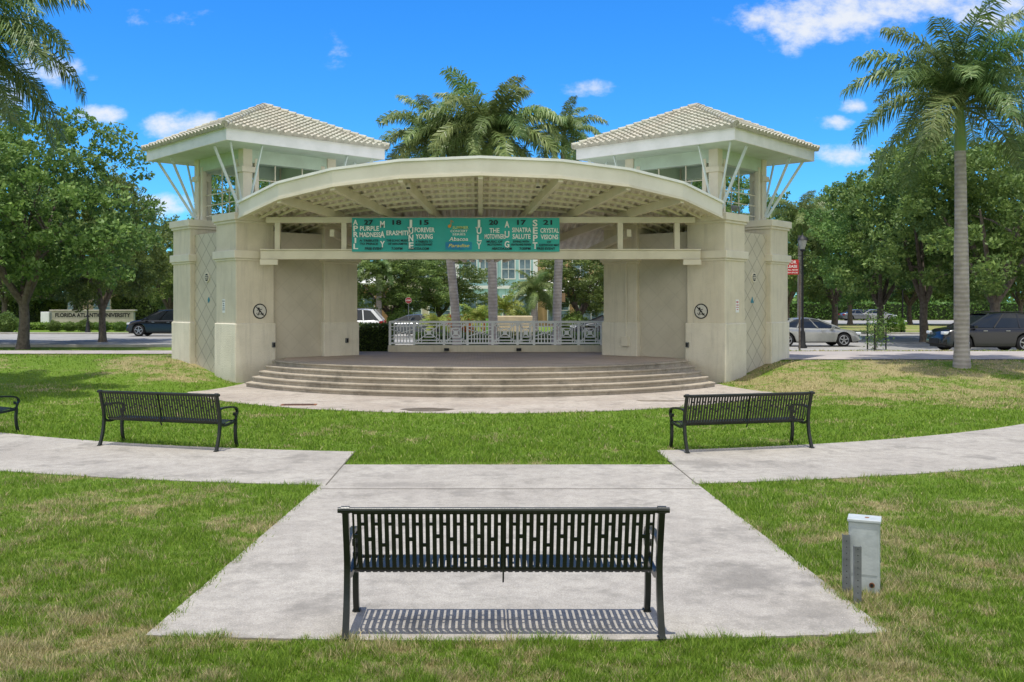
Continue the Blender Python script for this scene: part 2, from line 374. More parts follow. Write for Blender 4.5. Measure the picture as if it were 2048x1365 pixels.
def blades(n, y0, y1, hmin, hmax, w, name, label):
    u = rng.uniform(1/y1,1/y0,n); Y = 1/u; X = rng.uniform(-.56,.62,n)*Y
    k = ~onpath(X,Y); X = X[k]; Y = Y[k]; n = len(X); Z = hgt(X,Y)
    tuft = .9+.35*np.sin(X*3.1+np.sin(Y*2.3)*2)*np.sin(Y*2.7+np.sin(X*1.9)*2)+.55*np.sin(X*13+np.sin(Y*9)*2)*np.sin(Y*12+np.sin(X*8)*2)
    a = rng.uniform(0,2*PI,n); hh = rng.uniform(hmin,hmax,n)*np.clip(tuft,.35,1.6); ww = w*rng.uniform(.6,1.4,n)*(Y/ y0)**.5
    dx = np.cos(a)*ww; dy = np.sin(a)*ww; la = rng.uniform(0,2*PI,n); ll = hh*rng.uniform(.1,1.1,n)
    P0 = np.stack([X-dx,Y-dy,Z-.005],-1); P1 = np.stack([X+dx,Y+dy,Z-.005],-1); P2 = np.stack([X+np.cos(la)*ll,Y+np.sin(la)*ll,Z+hh],-1)
    V = np.stack([P0,P1,P2],1)
    return tag(link(name, fast_mesh(name, V, 3), M['blade']), label, 'grass', kind='stuff')
blades(580000, 5.7, 15, .02, .065, .0038, 'grass', 'short green and straw coloured grass nearest the viewer')
blades(240000, 14.5, 40, .03, .07, .0095, 'grass', 'short green grass on the lawns between the path and the street')

# ------------------------------------------------------------------ foliage
def leaf_quads(C, size, up=.35, ar=.5):
    n = len(C); a = rng.normal(size=(n,3)); a /= np.linalg.norm(a,axis=1)[:,None]
    nn = rng.normal(size=(n,3)); nn[:,2] = np.abs(nn[:,2])+up; b_ = np.cross(nn,a); b_ /= (np.linalg.norm(b_,axis=1)[:,None]+1e-6)
    s = (size*rng.uniform(.6,1.4,n))[:,None]
    return np.stack([C-a*s, C+b_*s*ar, C+a*s, C-b_*s*ar],1)
def shell_clump(c, r, n, flat_=.7):
    d = rng.normal(size=(n,3)); d /= np.linalg.norm(d,axis=1)[:,None]
    rad = r*rng.uniform(.25,1.1,n)**.6
    q = d*rad[:,None]; q[:,2] *= flat_
    return q+c
def oak_proto(seed, Rr=4.9, z0=3.3, z1=10.7, nc=100, nl=235, ls=.115):
    r = random.Random(seed); root = empty('oak_tree')
    cl = []
    for i in range(nc):
        for _ in range(60):
            t = r.random(); ang = r.uniform(0,2*PI)
            prof = math.sin(PI*min(1,.16+.78*t))**.6 * (1+.24*math.sin(2*ang+seed)+.2*math.sin(5*ang+2*seed+5*t))
            rad = Rr*prof*(r.random()**.38)
            p = np.array([rad*math.cos(ang), rad*math.sin(ang), z0+(z1-z0)*t+.5*math.sin(3*ang+seed)])
            if all(np.linalg.norm((p-q)) > 1.0 for q in cl): break
        cl.append(p)
    cs = []
    for c in cl:
        rr = r.uniform(.45,1.05); cs.append(shell_clump(c, rr, int(nl*rr**1.6*1.25)))
        for _ in range(4):
            d = np.array([r.gauss(0,1),r.gauss(0,1),r.gauss(0,.6)]); d /= np.linalg.norm(d); cs.append(shell_clump(c+d*rr*1.15, .33, 34))
    link('crown', fast_mesh('crown', leaf_quads(np.concatenate(cs), ls), 4), M['oakleaf'], root)
    mb = MB(); mb.tube([(0,0,-.3),(.03,0,.3),(.08,.04,1.3),(.05,.02,2.3)],[.42,.28,.23,.22],10)
    for k in range(6):
        a = k*1.047+r.uniform(-.3,.3)
        e = Vector((math.cos(a)*r.uniform(1.6,2.8), math.sin(a)*r.uniform(1.6,2.8), r.uniform(5.2,7.5)))
        mid = Vector((e.x*.35,e.y*.35,3.5)); mb.tube([(.05,.02,2.1),mid,e*.75+Vector((0,0,1)),e+Vector((0,0,.6))],[.18,.13,.09,.04],7)
        for q in range(3):
            s0 = mid.lerp(e,r.uniform(.2,.8)); c = Vector(cl[r.randrange(nc)]); 
            if (c-s0).length < 4: mb.tube([s0,s0.lerp(c,.5)+Vector((0,0,.2)),c],[.07,.045,.02],5)
    mb.build('trunk', M['bark'], root, smooth=True)
    return root
oaks = [oak_proto(s) for s in (1,2,3)]
usedp = set()
def place(proto, x, y, sc, rz, label, cat, group=None, z=None, szf=1):
    o = proto if id(proto) not in usedp else copy_tree(proto)
    usedp.add(id(proto))
    o.location = (x, y, hz(x,y) if z is None else z); o.rotation_euler = (0,0,rz); o.scale = (sc,sc,sc*szf)
    tag(o, label, cat, group); return o
OAK = [
 (45,43.7,.98,.98,'dark-trunked live oak, the biggest tree on the left lawn edge'),
 (205,52,.78,1.05,'live oak right of the biggest left oak and left of the black car'),
 (-70,50,1.0,1.0,'live oak cut off by the left edge of the view'),
 (338,74,.80,.95,'oak behind the black car beside the left tower'),
 (150,98,1.1,1.0,'oak standing behind the university sign wall'),
 (10,96,1.1,.95,'far oak behind the left end of the university sign wall'),
 (500,66,.84,1.24,'oak seen through the open top of the left tower'),
 (640,78,.75,.9,'oak hidden mostly behind the left half of the canopy'),
 (780,70,.84,.68,'dark oak seen through the stage opening at its left side'),
 (880,76,.80,.70,'oak seen through the stage opening behind the left palm trunk'),
 (1160,68,.84,.68,'oak seen through the stage opening at its right side'),
 (1290,76,.8,.9,'oak hidden mostly behind the right half of the canopy'),
 (1430,66,.84,1.24,'oak seen through the open top of the right tower'),
 (1575,86,1.0,.92,'far oak just right of the right tower'),
 (1668,70,.93,1.0,'oak behind the black street lamp'),
 (1760,58,.90,1.0,'oak above the young staked shrub on the right'),
 (1850,52,.93,1.05,'oak just left of the tall royal palm trunk'),
 (1990,46,1.0,.98,'nearest oak on the right, behind the dark parked car'),
 (2110,54,1.05,1.05,'oak cut off by the right edge of the view'),
 (1700,97,1.0,.9,'distant oak in the middle of the right parking lot'),
 (1820,99,1.0,.9,'distant oak left of the royal palm trunk beyond the parking lot'),
 (1930,94,1.0,.9,'distant oak directly behind the royal palm trunk'),
 (2040,98,1.0,.9,'distant oak at the right edge beyond the parking lot'),
 (90,114,1.1,.85,'far oak beyond the university sign, left of its middle'),
 (250,114,1.1,.85,'far oak beyond the university sign, near its right end'),
 (-60,114,1.1,.85,'far oak at the left edge of the view'),
 (400,105,1.0,.8,'far oak behind the left tower'),(1520,110,1.0,.8,'far oak behind the right tower'),
]
for i,(px,Y,sc,zf,lab) in enumerate(OAK):
    place(oaks[i%3], (px-961)/1900*Y, Y, sc, i*1.7, lab, 'tree', None, None, zf)
pts = []
for i in range(420):
    x = rng.uniform(-190,190); y = rng.uniform(160,200)
    if -14 < x < 26: continue
    pts.append(shell_clump(np.array([x,y,rng.uniform(.8,8.5)]), 3.2, 90))
tag(link('woodland', fast_mesh('woodland', leaf_quads(np.concatenate(pts), .75), 4), M['oakleaf']), 'distant belt of dark trees along the horizon', 'woodland', kind='stuff')

def bush_proto(name, mat, rx=.6, rz_=.5, n=2600, ls=.05):
    d = rng.normal(size=(n,3)); d /= np.linalg.norm(d,axis=1)[:,None]
    rad = rng.uniform(.6,1.0,n)*(1+.12*np.sin(6*d[:,0]+4*d[:,1])+.1*np.sin(7*d[:,2]))
    p = d*rad[:,None]*np.array([rx,rx,rz_]); p[:,2] += rz_*.9; p = p[p[:,2]>0]
    return link(name, fast_mesh(name, leaf_quads(p, ls), 4), mat)
def hedge(x0,x1,y0,y1,z0,h,label,n=9000,ls=.05,mat='hedge'):
    p = rng.uniform(0,1,(n,3)); ax = rng.integers(0,3,n); side = rng.integers(0,2,n)
    for k in range(3):
        s = ax==k; p[s,k] = np.where(side[s]==1, 1-np.abs(rng.normal(0,.04,s.sum())), np.abs(rng.normal(0,.04,s.sum())))
    q = p*np.array([x1-x0,y1-y0,h])+np.array([x0,y0,z0]); q += rng.normal(0,.035,q.shape)
    root = empty('hedge', ((x0+x1)/2,(y0+y1)/2,z0), 0, label, 'hedge')
    q -= np.array([(x0+x1)/2,(y0+y1)/2,z0])
    link('foliage', fast_mesh('foliage', leaf_quads(q, ls), 4), M[mat], root)
    mb = MB(); w=(x1-x0)/2-.12; d=(y1-y0)/2-.12; mb.box(-w,w,-d,d,0,h-.12); mb.build('branches', M['twig'], root)
hedge(-6.4,-3.30,35.2,36.1,.6,1.08,'dense clipped hedge behind the stage at the left of the white railing')
hedge(-3.0,6,43.2,43.9,.36,.75,'low clipped hedge far behind the white railing',10000)
hedge(-40,-28.5,76.5,77.5,.35,.55,'long clipped hedge in front of the university sign wall',9000,.09,'brightleaf')
hedge(-75,-44,100,101.2,.35,2.6,'tall far hedge at the left of the university sign',12000,.22)
hedge(-43.5,-22,112,113.2,.35,2.9,'tall far hedge behind the university sign',12000,.22)
hedge(30,84,128,129.5,.35,2.3,'long tall hedge across the far parking lot',16000,.22)
bp = bush_proto('shrub', M['hedge'])
def bush(proto,x,y,s,label,group=None,sz=1):
    place(proto,x,y,s,random.uniform(0,6),label,'shrub',group,None,sz)
def bushpx(px,Y,s,label,group=None,sz=1,proto=None): bush(proto or bp,(px-961)/1900*Y,Y,s,label,group,sz)
bushpx(806,68,1.9,'round shrub behind the grey car in the stage opening')
bushpx(1040,70,1.9,'round shrub in front of the teal building')
bushpx(1147,64,1.7,'round shrub left of the small black car in the stage opening')
bushpx(12,70,1.6,'shrub at the left edge of the view by the street')
for k,(px,Y,s) in enumerate([(108,73,.9),(140,73,.8),(170,73,1.0),(205,73,.9),(240,73,.8)]):
    bushpx(px,Y,s,['round shrub below the F end of the sign','small round shrub second from the left below the sign','larger round shrub third from the left below the sign','round shrub fourth from the left below the sign','small round shrub below the right end of the sign'][k],'shrubs in front of the university sign')
cp = bush_proto('croton_shrub', M['croton'],.6,.55,1600,.07)
for k,px in enumerate((903,928,952)): bush(cp,(px-961)/1900*64,64,1.3,['orange-red croton shrub, leftmost of three beyond the railing','orange-red croton shrub, middle of three beyond the railing','orange-red croton shrub, rightmost of three beyond the railing'][k],'croton shrubs beyond the railing')
yp = bush_proto('flowering_shrub', M['brightleaf'],.6,.5,1500,.06)
bush(yp,(1790-961)/1900*70,70,1.3,'bright green shrub between tree trunks on the right')
ys_ = empty('young_shrub', (17.9,43.0,.36),0,'young dark shrub held by black stakes between the silver and dark cars','shrub')
d = rng.normal(size=(900,3)); q = d*np.array([.28,.28,.42])+np.array([0,0,.85]); link('foliage', fast_mesh('foliage', leaf_quads(q,.05),4), M['hedge'], ys_)
mb = MB(); mb.tube([(0,0,0),(0,0,.9)],.02); mb.build('stem', M['bark'], ys_)
for a in (0,2.1,4.2):
    mb = MB(); mb.bar((.45*math.cos(a),.45*math.sin(a),0),(.45*math.cos(a),.45*math.sin(a),1.1),.05,.05); mb.build('stake', M['plainblack'], ys_)

# palms
def frond_mesh(L, e0, droop, ll, seed, hang=.55, n=60, wd=.022):
    r = np.random.default_rng(seed); K = 26; pts = [np.array([0,0,0.])]; dirs = []
    for i in range(K):
        t = i/(K-1); e = e0-droop*(t**1.15); d = np.array([math.cos(e),.06*math.sin(seed+3*t),math.sin(e)]); d /= np.linalg.norm(d); dirs.append(d); pts.append(pts[-1]+d*L/K)
    Q = []
    for i in range(K):
        w0 = .035*(1-i/K)+.008; w1 = .035*(1-(i+1)/K)+.008; s = np.array([0,1,0]); up = np.cross(dirs[i], s)
        for sv in (s, up): Q.append([pts[i]-sv*w0, pts[i]+sv*w0, pts[i+1]+sv*w1, pts[i+1]-sv*w1])
    for j in range(n):
        t = .10+.90*j/(n-1); f = t*(K-1); i = int(min(f,K-1)); p = pts[i]+(pts[i+1]-pts[i])*(f-i); d = dirs[i]
        up = np.cross(d,[0,1,0]); up = -up if up[2] < 0 else up
        l = ll*(math.sin(PI*(.14+.76*t))**.6)*r.uniform(.85,1.1)
        for s in (-1,1):
            v = d*r.uniform(.4,.7)+np.array([0,s,0])*r.uniform(.6,1.0)+up*r.uniform(-.4,.5); v /= np.linalg.norm(v)
            m_ = p+v*l*.5; v2 = v*.7+np.array([0,0,-1])*hang*r.uniform(.6,1.4); v2 /= np.linalg.norm(v2); e_ = m_+v2*l*.5
            wv = d*wd*1.0
            Q.append([p-wv*.6,p+wv*.6,m_+wv,m_-wv]); Q.append([m_-wv,m_+wv,e_+wv*.12,e_-wv*.12])
    return fast_mesh('frond', np.array(Q), 4)
def frondset(L, ll, seed, hang, mat, wd=.022, n=60, ang=((1.35,1.3),(1.05,1.75),(.75,1.95),(.35,1.8),(-.1,1.4))):
    out = []
    for k,(e,dp) in enumerate(ang):
        me = frond_mesh(L*(1-.06*(k==0)), e, dp, ll, seed+k, hang, n, wd); me.materials.append(mat); out.append(me)
    return out
FS1 = frondset(3.75,.82,11,.85,M['palmleaf'],.024,92,((1.38,1.1),(1.12,1.5),(.85,1.7),(.45,1.6),(-.05,1.3)))
FS2 = frondset(4.1,.85,31,.8,M['palmolive'],.034,88)
FS3 = frondset(1.6,.42,51,.5,M['yellowpalm'],.03,34)
def palm(x,y,h,tr,fs,counts,label,lean=(0,0),shaft=1.4,z=None,sc=1,seed=0,bulge=1.1,group=None,name='palm_tree'):
    r = random.Random(seed); root = empty(name,(x,y,hz(x,y) if z is None else z),0,label,'palm tree',group)
    n = 9; pts = [(lean[0]*(i/n)**1.5, lean[1]*(i/n)**1.5, h*i/n-.1*(i==0)) for i in range(n+1)]
    rad = [tr*(1.25 if i==0 else 1.0)*(bulge if 2<=i<=5 else 1)*(1-.25*i/n) for i in range(n+1)]
    mb = MB(); mb.tube(pts,rad,14); mb.build('trunk', M['palmtrunk'], root, smooth=True)
    top = Vector(pts[-1])
    if shaft:
        mb = MB(); mb.tube([top+Vector((0,0,-.02)),top+Vector((0,0,.2)),top+Vector((0,0,shaft*.6)),top+Vector((0,0,shaft))],[tr*.76,tr*.85,tr*.6,tr*.35],12); mb.build('crownshaft', M['crownshaft'], root, smooth=True)
    ct = top+Vector((0,0,shaft*.95)); a = r.uniform(0,6)
    for k,c in enumerate(counts):
        for q in range(c):
            a += 2*PI/c+r.uniform(-.2,.2)
            o = link('frond', fs[k], None, root, ct+Vector((0,0,-.06*k))); o.rotation_euler = (r.uniform(-.18,.18), r.uniform(-.14,.14), a); s = r.uniform(.85,1.08)*sc; o.scale = (s,s,s)
        a += .4
    if shaft: 
        mb = MB(); mb.tube([ct, ct+Vector((.03,0,1.3*sc))],[.03,.006],5); mb.build('spear_leaf', M['crownshaft'], root)
    return root
palm(15.2,30,6.85,.225,FS1,(5,8,9,9,5),'tall royal palm with smooth grey trunk standing on the right lawn',(.0,.1),1.65,seed=3,sc=1.04,name='royal_palm')
palm(-14.0,25,7.9,.24,FS1,(3,6,9,10,9),'royal palm whose fronds hang in at the top left corner',(0,0),1.6,seed=5,sc=1.05,name='royal_palm')
palm(.55,41,8.5,.2,FS2,(5,8,10,9,6),'tallest palm behind the canopy, its trunk in the middle of the stage opening',(-.15,0),.8,seed=8,sc=1.0)
palm(-1.05,43,8.7,.2,FS2,(4,7,9,7,5),'palm behind the canopy, its trunk left of the middle of the stage opening',(-1.0,0),.8,seed=9,sc=.90)
palm(3.35,42,8.9,.19,FS2,(3,5,7,6,5),'palm behind the canopy, its trunk at the right of the stage opening',(.35,0),.8,seed=12,sc=.60)
palm((1600-961)/1900*62,62,6.6,.17,FS2,(3,5,7,6,4),'palm rising beyond the black street lamp',(0,0),1.0,seed=14,sc=.8)
palm((738-961)/1900*62,68,4.0,.22,FS2,(3,5,5,5,4),'palm seen at the far left of the stage opening',(0,0),.6,seed=16,sc=.6)
palm((1076-961)/1900*60,64,2.6,.25,FS2,(3,5,6,6,5),'date palm in front of the teal building',(0,0),.4,seed=18,sc=.55)
palm((955-961)/1900*58,58,.9,.10,FS3,(3,5,5,4,0),'small yellow-green palm beside the croton shrubs',(0,0),.3,seed=20,sc=1.1)
palm((1010-961)/1900*60,60,1.5,.10,FS3,(3,4,5,4,0),'small pale palm right of the croton shrubs',(0,0),.3,seed=22,sc=1.0)
palm((870-961)/1900*58,58,.6,.08,FS3,(3,4,4,3,0),'low yellow-green palm behind the grey car',(0,0),.2,seed=24,sc=.9)

# ------------------------------------------------------------------ stage
stage = empty('stage',(0,CY,0),0,'raised paved stage with five curved concrete steps','stage')
for k in range(5):
    Rk = 8.8-.275*k; xe = 6.85-.13*k
    def arc_(rr, x_): return [(x, -math.sqrt(rr*rr-x*x)) for x in np.linspace(-x_,x_,61)]
    z1 = .144*(k+1); bk_ = [(xe-.5,-2.6),(-xe+.5,-2.6)] if k<4 else [(6.2,-3.0),(6.2,.95),(-6.2,.95),(-6.2,-3.0)]
    mb = MB(); mb.prism(arc_(Rk-.035,xe-.02)+bk_, -.2 if k==0 else .144*k-.02, z1-.05); st_ = mb.build('step', M['step'], stage)
    mb = MB(); mb.prism(arc_(Rk,xe)+bk_, z1-.0499, z1-(.004 if k==4 else 0)); mb.build('tread', M['step'], st_, bevel=.012)
    if k == 4:
        mb = MB(); mb.prism(arc_(Rk-.33,6.0)+[(6.15,-3.0),(6.15,.9),(-6.15,.9),(-6.15,-3.0)], z1-.03, z1+.002); mb.build('stage_floor', M['stage'], stage)
kb = MB(); kb.box(-3.3,6.1,.60,.9,.7,.955); kb.build('back_kerb', M['stucco'], stage, bevel=.015)
# railing
rail = empty('railing',(0,34.0,.955),0,'white geometric metal railing along the back of the stage','railing')
bx_ = [780,828,888,935,985,1035,1068,1110,1157,1203,1250]; xsR = [(p-961)/1900*34 for p in bx_]
mb = MB(); mb.bar((xsR[0],0,.83),(xsR[-1],0,.83),.08,.08); mb.build('handrail', M['plainwhite'], rail)
mb = MB(); mb.bar((xsR[0],0,.07),(xsR[-1],0,.07),.05,.06); mb.build('bottom_rail', M['plainwhite'], rail)
for x in xsR:
    mb = MB(); mb.box(x-.042,x+.042,-.042,.042,0,.86); mb.build('post', M['plainwhite'], rail)
for i in range(len(xsR)-1):
    a,b_ = xsR[i]+.042,xsR[i+1]-.042; w=b_-a; mb = MB(); z0,z1=.10,.79; zc=(z0+z1)/2; xc=(a+b_)/2; e=.019
    if i not in (0,3,6):
        for s in (-.38,-.27,.27,.38): mb.box(xc+s*w-e*.8,xc+s*w+e*.8,-e,e,z0,z1)
        for s in (-.27,.27): mb.box(a,b_,-e*.9,e*.9,zc+s-e,zc+s+e)
        mb.bar((a,0,z0),(b_,0,z1),.03,.034,up=(0,1,0)); mb.bar((a,0,z1),(b_,0,z0),.032,.038,up=(0,1,0))
        for s in (-1,1): mb.box(xc-.17,xc+.17,-.017,.017,zc+s*.155-e,zc+s*.155+e); mb.box(xc+s*.155-e,xc+s*.155+e,-.0165,.0165,zc-.136,zc+.136)
        mb.box(xc-.075,xc+.075,-.024,.024,zc-.075,zc+.075)
    else:
        n = max(5,int(w/.10))
        for k in range(1,n): mb.box(a+w*k/n-e,a+w*k/n+e,-e,e,z0,z1)
        mb.box(a,b_,-e*.9,e*.9,z1-.14,z1-.105); mb.box(a,b_,-e*.9,e*.9,z0+.105,z0+.14)
        mb.bar((a,0,zc-.12),(b_,0,zc+.12),.03,.034,up=(0,1,0)); mb.bar((a,0,zc+.12),(b_,0,zc-.12),.032,.038,up=(0,1,0))
    mb.build('railing_panel', M['plainwhite'], rail)
for k,px in enumerate((893,1038)):
    o = empty('floodlight',((px-961)/1900*33.6,33.72,.74),0,['small black floodlight on the left of the back kerb','small black floodlight on the right of the back kerb'][k],'light')
    mb = MB(); mb.box(-.09,.09,-.05,.03,.02,.12); mb.build('housing', M['plainblack'], o, bevel=.01)
    mb = MB(); mb.box(-.07,.07,-.058,-.051,.035,.105); mb.build('lens', M['glass'], o)

# ------------------------------------------------------------------ towers
def tiles(h, rise, pitch=.235, amp=.075, rows=15):
    mb = MB(); Ls = math.hypot(h,rise); sl = Vector((0,h,rise))/Ls
    nrm = Vector((0,-rise,h))/Ls
    nb = int(2*h/pitch); ns = nb*8
    for face in range(4):
        rot = Matrix.Rotation(face*PI/2,3,'Z')
        for j in range(rows):
            d0 = Ls*j/rows; d1 = Ls*(j+1)/rows+.02
            lim = h*(1-min(d0,Ls)/Ls)
            prev = None
            for i in range(ns+1):
                s = -h+2*h*i/ns; 
                ss = max(-lim,min(lim,s)); 
                if abs(s) > lim+2*h/ns: prev=None; continue
                c = amp*abs(math.cos(PI*(s+h)/pitch))
                lim1 = h*(1-min(d1,Ls)/Ls); s1 = max(-lim1,min(lim1,ss))
                p0 = Vector((ss,-h,0))+sl*d0+nrm*(c+.05); p1 = Vector((s1,-h,0))+sl*min(d1,Ls)+nrm*(c*.9+.002); pb = Vector((ss,-h,0))+sl*d0+nrm*(0 if j else -.03)
                cur = [rot@p0, rot@p1, rot@pb]
                if prev: mb.add([prev[0],cur[0],cur[1],prev[1],prev[2],cur[2]],[(0,1,2,3),(4,5,1,0)])
                prev = cur
    return mb
m, nt, b, N, L = newmat('roof_tile'); M['tile'] = m
v = coord(nt); c0 = mix(nt, mrange(nt, noise(nt, v, 3, 6, .7), .35,.7), (.49,.455,.365), (.33,.31,.245))
c0 = mix(nt, mrange(nt, noise(nt, v, .9, 4), .4,.65,0,.45), c0, (.41,.43,.345))
c0 = mix(nt, mrange(nt, noise(nt, v, 9, 3), .5,.7,0,.6), c0, (.21,.195,.15))
L.new(c0, b.inputs['Base Color']); b.inputs['Roughness'].default_value = .8
TX,TY = 7.264,32.0
def tower(sgn, label):
    T = empty('tower',(sgn*TX,TY,0), R(42) if sgn<0 else -R(42), label, 'tower')
    h = 2.225
    mb = MB(); c=h-.16; mb.box(-c,c,-c,c,-.3,4.7); mb.build('wall', M['diamond'], T)
    for sx in (-1,1):
        for sy in (-1,1):
            x0,x1 = sorted((sx*h, sx*(h-1.3))); y0,y1 = sorted((sy*h, sy*(h-1.3)))
            mb = MB(); mb.box(x0,x1,y0,y1,1.80,4.97); p = mb.build('pier', M['stucco'], T, bevel=.02)
            e=.045; mb = MB(); mb.box(x0-e,x1+e,y0-e,y1+e,-.3,1.83); mb.build('pier_base', M['stucco_base'], p, bevel=.03)
            e=.09; mb = MB(); mb.box(x0-e,x1+e,y0-e,y1+e,3.82,4.06); mb.box(x0-e+.05,x1+e-.05,y0-e+.05,y1+e-.05,3.75,3.82); mb.build('ledge', M['trim'], p, bevel=.015)
            e=.10; mb = MB(); mb.box(x0-e,x1+e,y0-e,y1+e,4.98,5.2); mb.box(x0-e+.05,x1+e-.05,y0-e+.05,y1+e-.05,4.90,4.98); mb.build('cap', M['trim'], p, bevel=.015)
            q=1.55; mb = MB(); mb.box(sx*q-.16,sx*q+.16,sy*q-.16,sy*q+.16,4.7,7.28)
            mb.box(*sorted((sx*(q-.26),sx*(q-.40))),*sorted((sy*(q+.02),sy*(q+.14))),4.7,7.0); mb.box(*sorted((sx*(q+.02),sx*(q+.14))),*sorted((sy*(q-.26),sy*(q-.40))),4.7,7.0)
            cl = mb.build('column', M['trim'], T, bevel=.01)
            mb = MB(); mb.box(sx*q-.22,sx*q+.22,sy*q-.22,sy*q+.22,6.55,6.72); mb.build('capital', M['trim'], cl)
            for (dx,dy) in ((1,1),(1,0),(0,1)):
                p0 = (sx*(q+.17*dx),sy*(q+.17*dy),5.35); p1=(sx*(q+1.05*dx),sy*(q+1.05*dy),7.27)
                mb = MB(); mb.bar(p0,p1,.035,.085); mb.build('strut', M['strut'], T)
    for k in range(4):
        a=k*PI/2; rot=Matrix.Rotation(a,3,'Z'); q=1.55
        def RB(mb,x0,x1,y0,y1,z0,z1):
            t=MB(); t.box(x0,x1,y0,y1,z0,z1); mb.add([rot@Vector(v) for v in t.v], t.f)
        mb=MB(); RB(mb,-q+.17,q-.17,-q-.12,-q+.12,6.86,7.27); mb.build('eave_beam', M['mint'], T)
        mb=MB()
        side = (k%2==1)
        for z in ((5.35,5.7,6.05) if side else (5.5,6.35)): RB(mb,-q+.16,q-.16,-q-.012,-q+.012,z-.014,z+.014)
        for x in ((0,) if side else (-.5,.5)): RB(mb,x-.016,x+.016,-q-.016,-q+.016,4.7,6.86)
        mb.build('window_frame', M['trim'], T)
    mb=MB(); mb.box(-2.82,2.82,-2.82,2.82,7.27,7.31); mb.build('soffit', M['mint'], T)
    mb=MB(); H_=2.875
    for (x0,x1,y0,y1) in ((-H_,H_,-H_,-H_+.05),(-H_,H_,H_-.05,H_),(-H_,-H_+.05,-H_+.05,H_-.05),(H_-.05,H_,-H_+.05,H_-.05)): mb.box(x0,x1,y0,y1,7.26,7.60)
    fa=mb.build('fascia', M['white'], T)
    mb=MB()
    for (x0,x1,y0,y1) in ((-H_-.05,H_+.05,-H_-.05,-H_+.05),(-H_-.05,H_+.05,H_-.05,H_+.05),(-H_-.05,-H_+.05,-H_+.05,H_-.05),(H_-.05,H_+.05,-H_+.05,H_-.05)): mb.box(x0,x1,y0,y1,7.601,7.66)
    mb.build('gutter', M['white'], fa)
    t = tiles(2.98,1.42); rf = t.build('roof', M['tile'], T, smooth=False, loc=(0,0,7.63))
    mb=MB()
    for sx in (-1,1):
        for sy in (-1,1):
            n=16
            for i in range(n):
                a_=Vector((sx*2.98*(1-i/n),sy*2.98*(1-i/n),1.42*i/n+.08)); b2=Vector((sx*2.98*(1-(i+1.15)/n),sy*2.98*(1-(i+1.15)/n),1.42*(i+1.15)/n+.06)); mb.tube([a_,b2],[.10,.075],8)
    mb.tube([(0,0,1.42),(0,0,1.56)],[.12,.05],8)
    mb.build('ridge_cap', M['tile'], rf, smooth=True)
    s = -1 if sgn<0 else 1; d0=h-.16
    mb=MB(); mb.tube([(s*(d0-.01),0,3.28),(s*(d0+.03),0,3.28)],.16,24); v_=mb.build('round_vent',M['trim'],T)
    mb=MB(); mb.tube([(s*(d0-.01),0,3.28),(s*(d0+.037),0,3.28)],.12,24); mb.build('vent_grille',M['plainblack'],v_)
    mb=MB()
    for z in (-.05,0,.05): mb.box(*sorted((s*(d0+.037),s*(d0+.042))),-.10,.10,3.28+z-.012,3.28+z+.012)
    mb.build('vent_slats',M['trim'],v_)
    return T
tL = tower(-1,'left stucco tower with open belfry and pale tiled hip roof')
tR = tower(1,'right stucco tower with open belfry and pale tiled hip roof')
def tmat(sgn):
    T = tL if sgn<0 else tR
    return Matrix.Translation(T.location)@Matrix.Rotation(T.rotation_euler.z,4,'Z'), T.rotation_euler.z
def on_outer(sgn, u, z, out=0):
    Tm,rz = tmat(sgn); return Tm@Vector(((-1 if sgn<0 else 1)*(2.065+out), u, z)), rz+(-PI/2 if sgn<0 else PI/2)
def on_inner(sgn, u, z, out=0):
    Tm,rz = tmat(sgn); return Tm@Vector((u,-(2.225+out),z)), rz
def tri(sgn,label):
    p,rz = on_outer(sgn,-.1,2.55,.0); o=MB(); 
    if sgn>0: pts=[(-.11,-.09),(.11,-.09),(0,.11)]
    else: pts=[(-.08,0),(0,-.10),(.08,0),(0,.10)]
    n=len(pts); o.add([(x,-.012,z) for x,z in pts]+[(x,.0,z) for x,z in pts],[tuple(range(n))]+[(i,n+i,n+(i+1)%n,(i+1)%n) for i in range(n)])
    ob=o.build('wall_tile',M['teal']); ob.location=p; ob.rotation_euler=(0,0,rz); tag(ob,label,'wall tile')
tri(-1,'small teal diamond tile set in the left tower lattice panel'); tri(1,'small teal triangle tile set in the right tower lattice panel')
M['signface']=pm('sign_face',(.62,.60,.52),None,5,.6)
def nosign(sgn,label):
    u = -1.42 if sgn<0 else 1.42
    p,rz = on_inner(sgn,u,2.20,.004); S=empty('round_sign',p,rz,label,'sign')
    mb=MB(); mb.tube([(0,0,0),(0,-.012,0)],.235,36); mb.build('backing',M['plainblack'],S)
    mb=MB(); mb.tube([(0,-.0121,0),(0,-.015,0)],.20,36); mb.build('face',M['signface'],S)
    mb=MB(); y=-.018
    def bar2(a,b_,w): mb.bar((a[0],y,a[1]),(b_[0],y,b_[1]),w,.004,up=(0,1,0))
    bar2((-.10,-.09),(.10,-.09),.016); bar2((-.10,-.09),(-.125,-.06),.014); bar2((.10,-.09),(.125,-.06),.014)
    bar2((-.03,.03),(.03,-.02),.045); bar2((.03,-.02),(.05,-.08),.026); bar2((-.02,.0),(-.05,-.08),.026); bar2((-.04,.04),(-.11,.03),.02); bar2((-.02,.05),(.07,.06),.02)
    mb.tube([(-.045,y+.002,.085),(-.045,y-.002,.085)],.033,14)
    for sx in (-.07,.07): mb.tube([(sx,y+.002,-.112),(sx,y-.002,-.112)],.017,10)
    mb.build('pictogram',M['plainblack'],S)
    mb=MB(); mb.bar((-.135,-.022,.135),(.135,-.022,-.135),.03,.004,up=(0,1,0)); mb.build('slash',M['plainblack'],S)
nosign(-1,'round black and cream no skateboarding sign on the left tower front pier')
nosign(1,'round black and cream no skateboarding sign on the right tower front pier')
